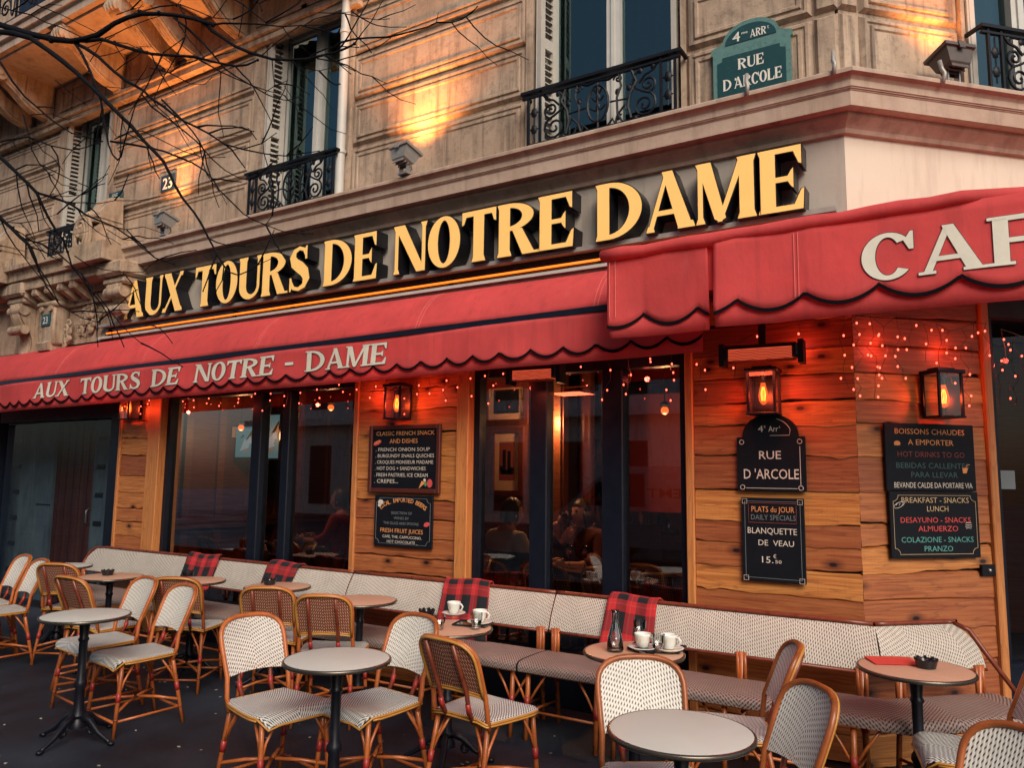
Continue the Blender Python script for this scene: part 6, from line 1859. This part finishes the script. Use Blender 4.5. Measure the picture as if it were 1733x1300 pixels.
# ------------------------------------------------------------------ bare tree reaching in from the left
tree = thing('bare_tree', 'bare dark winter tree reaching in from the left before the upper facade', 'tree', (-8.4, 2.5, 0))
O = Vector((-8.4, 2.5, 0))
b = MB(); b.tube([(0, 0, 0), (.03, .02, .8), (-.02, .05, 1.8), (.05, .02, 2.9), (.1, .05, 3.8), (.25, .1, 4.5), (.2, .15, 5.6)], [.17, .135, .125, .115, .105, .085, .05], 14)
part('trunk', b, M['bark'], tree, True)
def Z1(p): return (p[0] / 2.8883, p[1] / 2.8883)
def Z2(p): return (p[0] / 2.8883 + 560, p[1] / 2.8883)
def Z3(p): return (p[0] / 2.8883, p[1] / 2.8883 + 400)
brs = [  # zoomed-photo traces, start depth, end depth, start width px, end width px
 (Z1, [(-260, 60), (-120, 90), (0, 120), (150, 165), (260, 190), (350, 200), (420, 185), (480, 168), (560, 112), (620, 85), (690, 65), (780, 66), (860, 72), (950, 90), (1040, 118)], 2.5, 3.0, 15, 7.5),
 (Z1, [(1040, 118), (1090, 112), (1250, 115), (1380, 128), (1470, 122), (1600, 120)], 3.0, 3.1, 5, 1.6),
 (Z1, [(980, 95), (1040, 150), (1100, 190), (1150, 225), (1220, 255), (1330, 288), (1420, 292), (1500, 288), (1580, 268), (1640, 255), (1700, 230), (1733, 212)], 3.0, 3.1, 8, 4.5),
 (Z2, [(112, 212), (60, 225), (20, 250), (-30, 270), (20, 300), (80, 318), (150, 360), (200, 372), (265, 404)][3:], 3.1, 3.2, 4, 1.8),
 (Z2, [(0, 240), (50, 205), (110, 190), (180, 183), (280, 180), (380, 155), (470, 130), (520, 108), (590, 108), (640, 92), (690, 60), (715, 30)], 3.1, 3.15, 5, 2.2),
 (Z2, [(515, 110), (520, 85), (525, 60)], 3.1, 3.1, 2, 1.2), (Z2, [(590, 100), (660, 80), (712, 35)], 3.15, 3.1, 2, 1.5), (Z2, [(-60, 60), (70, 65), (170, 88), (230, 95), (285, 90)], 3.1, 3.2, 2.2, 1.5),
 (Z1, [(330, 195), (420, 198), (500, 190), (560, 212), (650, 240), (740, 262), (850, 270), (950, 276), (1040, 300), (1150, 322), (1210, 315), (1260, 292)], 2.7, 3.0, 9, 4),
 (Z1, [(350, 200), (420, 235), (480, 275), (560, 350), (620, 395), (700, 440), (740, 480), (800, 520), (850, 560), (900, 592), (960, 620), (1020, 652), (1100, 705), (1200, 732), (1300, 752), (1400, 762), (1480, 748), (1560, 738)], 2.7, 3.1, 8, 2),
 (Z1, [(-40, 150), (60, 160), (150, 185), (230, 240), (300, 292), (370, 350), (450, 425), (500, 475), (560, 535), (600, 575), (640, 612), (680, 660), (720, 705), (760, 745), (800, 790), (830, 850), (855, 905), (890, 965), (950, 1040), (985, 1095), (1020, 1165), (1060, 1240), (1095, 1300), (1120, 1330), (1165, 1345)], 2.5, 3.0, 12, 3),
 (Z3, [(1165, 190), (1230, 162), (1260, 140), (1320, 112)], 3.0, 3.0, 3, 1.5),
 (Z1, [(-60, 720), (0, 765), (80, 842), (130, 890), (180, 942), (205, 1000), (235, 1060), (270, 1120), (310, 1175), (330, 1230)], 2.4, 2.8, 9, 4),
 (Z1, [(180, 942), (250, 962), (330, 990), (380, 1020), (420, 1050), (490, 1080), (560, 1108), (650, 1170), (700, 1215), (760, 1262), (850, 1292)], 2.6, 2.9, 6, 2),
 (Z1, [(330, 990), (420, 990), (480, 995), (560, 980), (680, 980), (780, 960)], 2.7, 2.9, 2.6, 1.3), (Z1, [(240, 960), (330, 960), (400, 952), (435, 945)], 2.7, 2.8, 2.2, 1.3), (Z1, [(560, 1110), (620, 1122), (700, 1108), (800, 1140)], 2.8, 2.9, 2.2, 1.4), (Z1, [(520, 1120), (600, 1170), (700, 1180)], 2.8, 2.9, 2, 1.2),
 (Z1, [(-30, 1030), (0, 1062), (60, 1120), (100, 1162), (140, 1195), (160, 1250), (190, 1310)], 2.4, 2.6, 8, 5), (Z3, [(90, 0), (150, 52), (175, 110), (190, 170), (230, 250), (290, 332), (350, 370), (400, 400), (480, 420)], 2.6, 2.8, 5, 1.6),
 (Z3, [(110, 10), (200, 35), (280, 80), (350, 140), (400, 185), (440, 235), (470, 275), (530, 355), (600, 442), (650, 490), (690, 522)], 2.6, 3.0, 4.2, 1.6), (Z3, [(365, 95), (430, 140), (500, 162), (600, 175), (700, 175), (760, 120)], 2.7, 2.9, 2.6, 1.2), (Z3, [(640, 0), (690, 40), (760, 105), (850, 135)], 2.8, 2.9, 3, 1.5),
 (Z3, [(-40, -120), (60, -40), (110, 10)], 2.4, 2.6, 7, 5), (Z3, [(170, 30), (280, 10), (430, -25)], 2.6, 2.7, 2, 1),
 (Z1, [(690, 455), (740, 520), (800, 565), (850, 600), (900, 640), (960, 690), (1000, 735), (1040, 780), (1100, 832), (1160, 865), (1220, 882)], 2.9, 3.1, 4, 2), (Z1, [(790, 485), (850, 545), (900, 595), (940, 640), (975, 690), (1000, 740)], 2.9, 3.0, 4.5, 2.6), (Z1, [(960, 625), (1030, 610)], 3, 3, 2, 1.3), (Z1, [(1060, 670), (1160, 660)], 3, 3, 2, 1.3), (Z1, [(1180, 730), (1280, 700), (1350, 650)], 3.1, 3.1, 3, 1.6), (Z1, [(1450, 745), (1475, 690)], 3.1, 3.1, 1.6, 1),
 (Z1, [(540, 690), (640, 705), (720, 720), (800, 738), (880, 770), (940, 795), (1000, 832), (1040, 875), (1070, 925), (1110, 965), (1150, 1005), (1190, 1045), (1240, 1075), (1300, 1100), (1380, 1130), (1450, 1142), (1530, 1142)], 2.8, 3.1, 5, 1.8), (Z1, [(1300, 1098), (1330, 1055)], 3.1, 3.1, 2, 1.2), (Z1, [(560, 680), (640, 640), (700, 640), (800, 690), (900, 740), (1000, 770), (1100, 768)], 2.8, 3.0, 3, 1.5),
 (Z1, [(360, 200), (400, 260), (440, 345), (465, 410), (490, 470), (500, 530), (510, 600), (520, 650), (530, 705), (550, 755), (575, 782), (592, 765), (588, 740)], 2.7, 2.7, 6, 3), (Z1, [(0, 300), (60, 395), (120, 470), (180, 522), (260, 592), (350, 650), (430, 672), (500, 690)], 2.5, 2.8, 5, 2.2), (Z1, [(-40, 700), (60, 680), (140, 668), (250, 712), (350, 732), (420, 720), (480, 695)], 2.5, 2.7, 4, 2),
 (Z1, [(115, 560), (140, 660), (155, 730), (190, 795), (235, 842), (300, 902), (370, 915)], 2.6, 2.7, 3.5, 1.5), (Z1, [(75, 830), (130, 805), (200, 805), (270, 840), (350, 880), (450, 920), (500, 880), (535, 810)], 2.6, 2.8, 3.4, 1.3), (Z1, [(10, 1085), (100, 1090), (200, 1075), (280, 1045)], 2.5, 2.6, 2.4, 1.2),
 (Z1, [(-40, 20), (60, 50), (150, 70), (230, 110), (300, 132), (420, 190), (500, 200), (620, 210), (740, 262)], 2.5, 2.9, 3, 1.6), (Z1, [(120, 0), (200, 30), (300, 70), (380, 110), (480, 160)], 2.7, 2.8, 2.4, 1.4), (Z1, [(850, 85), (920, 140), (1000, 215), (1050, 275), (1100, 335), (1150, 370), (1210, 405), (1300, 458), (1350, 480), (1400, 490), (1460, 475)], 3.0, 3.1, 5, 1.8), (Z1, [(950, 278), (1010, 310), (1080, 350), (1150, 382), (1240, 420), (1300, 440), (1390, 465)], 3.0, 3.1, 4, 1.8), (Z1, [(1290, 455), (1340, 420), (1400, 395)], 3.1, 3.1, 2, 1.2),
 (Z1, [(1120, -20), (1190, 20), (1250, 70), (1300, 108)], 3.1, 3.1, 4, 2.6), (Z1, [(1210, -20), (1270, 15), (1280, 50)], 3.1, 3.1, 3.6, 2.6), (Z1, [(900, 60), (910, 110), (905, 180), (850, 220), (800, 255)], 3, 3, 3.2, 2), (Z1, [(690, 55), (780, 30), (880, 20), (960, 50), (1040, 85), (1140, 92)], 3, 3, 3.2, 1.8), (Z1, [(570, 70), (640, 45), (700, 30)], 3, 3, 2.2, 1.3), (Z1, [(860, 30), (900, -20)], 3, 3, 2, 1.4),
 (Z1, [(1280, 270), (1340, 215), (1400, 170), (1460, 128)], 3.0, 3.1, 2.6, 1.6), (Z1, [(1480, 125), (1540, 90), (1640, 65), (1720, 55)], 3.1, 3.1, 2.2, 1.4), (Z1, [(1550, 285), (1640, 300), (1690, 325), (1733, 345)], 3.1, 3.1, 3, 2), (Z1, [(1420, 295), (1480, 330), (1560, 345), (1645, 325)], 3.1, 3.1, 2.2, 1.3),
 (Z1, [(150, 560), (250, 555), (330, 585), (400, 560)], 2.7, 2.8, 2.2, 1.2), (Z1, [(270, 390), (330, 440), (380, 480), (420, 510)], 2.7, 2.8, 2, 1.2), (Z1, [(440, 300), (470, 250), (500, 200)], 2.8, 2.8, 2, 1.5), (Z1, [(640, 390), (700, 385), (770, 350)], 2.9, 2.9, 2, 1.2), (Z1, [(600, 600), (620, 650), (570, 668), (530, 610)], 2.8, 2.8, 1.8, 1.2), (Z1, [(730, 330), (830, 355), (930, 408), (1000, 412), (1035, 378)], 2.9, 3.0, 2.6, 1.5), (Z1, [(480, 420), (600, 430), (660, 415)], 2.8, 2.8, 1.8, 1.2)]
TW = []
rnd = random.Random(12)
for cv, pts, d0, d1, w0, w1 in brs:
    n = len(pts); P = []; rr = []
    for i, q in enumerate(pts):
        f = i / max(1, n - 1); y = d0 + (d1 - d0) * f
        p = ony(*cv(q), y)
        dist = (p - Vector((0, 0, H))).dot(FW)
        rr.append(.5 * (w0 + (w1 - w0) * f) * .74 * dist / 1310.0 * (1.12 if i % 3 == 1 else 1.0)); P.append(p - O)
    b = MB(); b.tube(P, rr, 7)
    b.ball(P[-1], rr[-1] * 1.7, 6, 5)
    for i in range(1, n - 1):
        if rnd.random() < .45: d = Vector((rnd.uniform(-1, 1), rnd.uniform(-1, 1), rnd.uniform(-1, 1))) * rr[i] * 1.4; b.ball(P[i] + d * .6, rr[i] * .9, 6, 4)
    part('branch', b, M['bark'], tree, True); TW.append(P)

def twig(p, d, r, seed):
    q = random.Random(seed); b = MB(); P = [p]
    for k in range(q.randint(3, 6)):
        d = (d + Vector((q.uniform(-.35, .35), q.uniform(-.2, .2), q.uniform(-.30, .25)))).normalized(); p = p + d * q.uniform(.05, .11); P.append(p)
    n = len(P); b.tube(P, [r * (1 - .65 * i / n) for i in range(n)], 5); b.ball(P[-1], r * .75, 5, 4)
    return b
rest_ = MB(); cnt = 0
for i, P in enumerate(TW):
    for k in range(1, len(P)):
        if rnd.random() < .34:
            dr = (P[k] - P[k - 1]).normalized()
            sd2 = Vector((dr.z, 0, -dr.x)) * rnd.choice((1, -1))
            w = twig(P[k], (dr * .8 + sd2 * rnd.uniform(.3, .9)).normalized(), rnd.uniform(.0035, .0065), i * 50 + k)
            cnt += 1
            if cnt <= 36: part('twig', w, M['bark'], tree, True)
            else: rest_.add(w)

lt = MB(); rl_ = random.Random(77)
for k in range(90):                      # scraps and crumbs lying on the pavement
    x, y = rl_.uniform(-6.5, .3), rl_.uniform(1.9, 4.4); a = rl_.uniform(0, 6.28); s_ = rl_.uniform(.006, .018)
    pts = [(x + s_ * rl_.uniform(.5, 1.2) * math.cos(a + q * 1.57), y + s_ * rl_.uniform(.3, .9) * math.sin(a + q * 1.57), .001) for q in range(4)]
    lt.extr(pts, (rl_.uniform(-.003, .003), rl_.uniform(-.003, .003), rl_.uniform(.002, .005)))
tag(part('litter', lt, M['litter']), 'small pale scraps and crumbs scattered on the dark pavement', 'litter', None, 'stuff')

for k, (dx, dy, dz) in enumerate(((-1.6, -.6, 2.0), (-.8, -1.5, 2.4), (-1.9, .5, 1.4), (.2, -1.8, 1.8), (-.6, .3, 2.8))):
    P = [Vector((.18, .12, 4.4 + .2 * k))]; rl2 = random.Random(k)
    for j in range(1, 9):
        P.append(P[0] + Vector((dx, dy, dz)) * (j / 8) + Vector((rl2.uniform(-.08, .08), rl2.uniform(-.08, .08), .25 * math.sin(j * .6))))
    w = MB(); w.tube(P, [.06 * (1 - .1 * j) for j in range(9)], 8); part('branch', w, M['bark'], tree, True)
    for j in range(2, 9): 
        w = twig(P[j], Vector((dx + rl2.uniform(-2, 2), dy + rl2.uniform(-2, 2), dz)).normalized(), .010, 900 + 10 * k + j); part('branch', w, M['bark'], tree, True) if j % 3 == 0 else rest_.add(w)
o = part('twigs', rest_, M['bark'], tree, True); o['kind'] = 'stuff'

# ------------------------------------------------------------------ across the street, seen only in the glass
opp = thing('opposite_building', 'pale stone town house across the street, mirrored in the cafe windows', 'building', (-6, -13, 0))
b = MB()
b.box(-22, 14, -1, -.3, 0, 13)
for z in (3.6, 7.2, 10.8): b.box(-22, 14, -.299, .15, z, z + .3)
part('wall', b, M['opp'] if 'opp' in M else M['bluestone'], opp)
wi = MB()
for k in range(15):
    for z in (.4, 4.3, 7.9):
        wi.box(-20.6 + k * 2.3, -19.4 + k * 2.3, -.3, -.28, z, z + 2.4)
part('window_panes', wi, M['frame'], opp)
nb_ = thing('neighbour_building', 'plain stone town house adjoining the cafe building on its far left', 'building', (-14.05, CY + .02, 0))
b = MB(); b.box(-30, 0, 0, 8, 0, 14)
for z in (3.9, 7.2, 10.4): b.box(-30, -.001, -.18, .001, z, z + .22)
part('wall', b, M['stone'], nb_)
for k in range(9):
    for z in (.6, 4.3, 7.6):
        w_ = MB(); x0 = -2.6 - k * 3.1
        w_.box(x0, x0 + 1.2, -.02, .01, z, z + 2.2); f_ = part('window', w_, M['winglass'] if False else M['frame'], nb_)
        w_ = MB(); w_.box(x0 - .07, x0, -.05, .01, z, z + 2.27); w_.box(x0 + 1.2, x0 + 1.27, -.05, .01, z, z + 2.27); w_.box(x0, x0 + 1.2, -.05, .01, z + 2.2, z + 2.27); w_.box(x0 + .57, x0 + .63, -.04, -.02, z, z + 2.2); part('frame', w_, M['white_wood'], f_)
van = thing('delivery_van', 'blue grey delivery van parked in the street, mirrored in the cafe window', 'van', (-5.0, -4.1, 0))
pr = [(-2.2, .35), (-2.25, .9), (-1.95, 1.05), (-1.35, 1.55), (-.9, 1.80), (2.1, 1.83), (2.2, 1.6), (2.22, .35)]
b = MB(); b.extr([(x, -.85, z) for x, z in pr], (0, 1.7, 0)); part('body', b, M['vanpaint'] if 'vanpaint' in M else M['bluestone'], van)
for s in (-1, 1):
    w_ = MB(); w_.extr([(x, s * .853, z) for x, z in [(-1.75, 1.08), (-1.28, 1.50), (-.85, 1.66), (-.35, 1.68), (-.35, 1.08)]], (0, s * .004, 0)); part('side_window', w_, M['frame'], van)
    for x in (-1.45, 1.45):
        w_ = MB(); w_.tube([(x, s * .70, .32), (x, s * .88, .32)], .32, 20); part('wheel', w_, M['black'], van, 40)
b = MB(); b.add(text_mb('ACHEMT', -.1, 1.3, 1.25, .17, 0, 0, .01), Matrix.Translation((1.0, .858, 0)) @ Matrix.Rotation(PI, 4, 'Z')); part('lettering', b, M['black'], van)
bpy.data.scenes.remove(TMP)
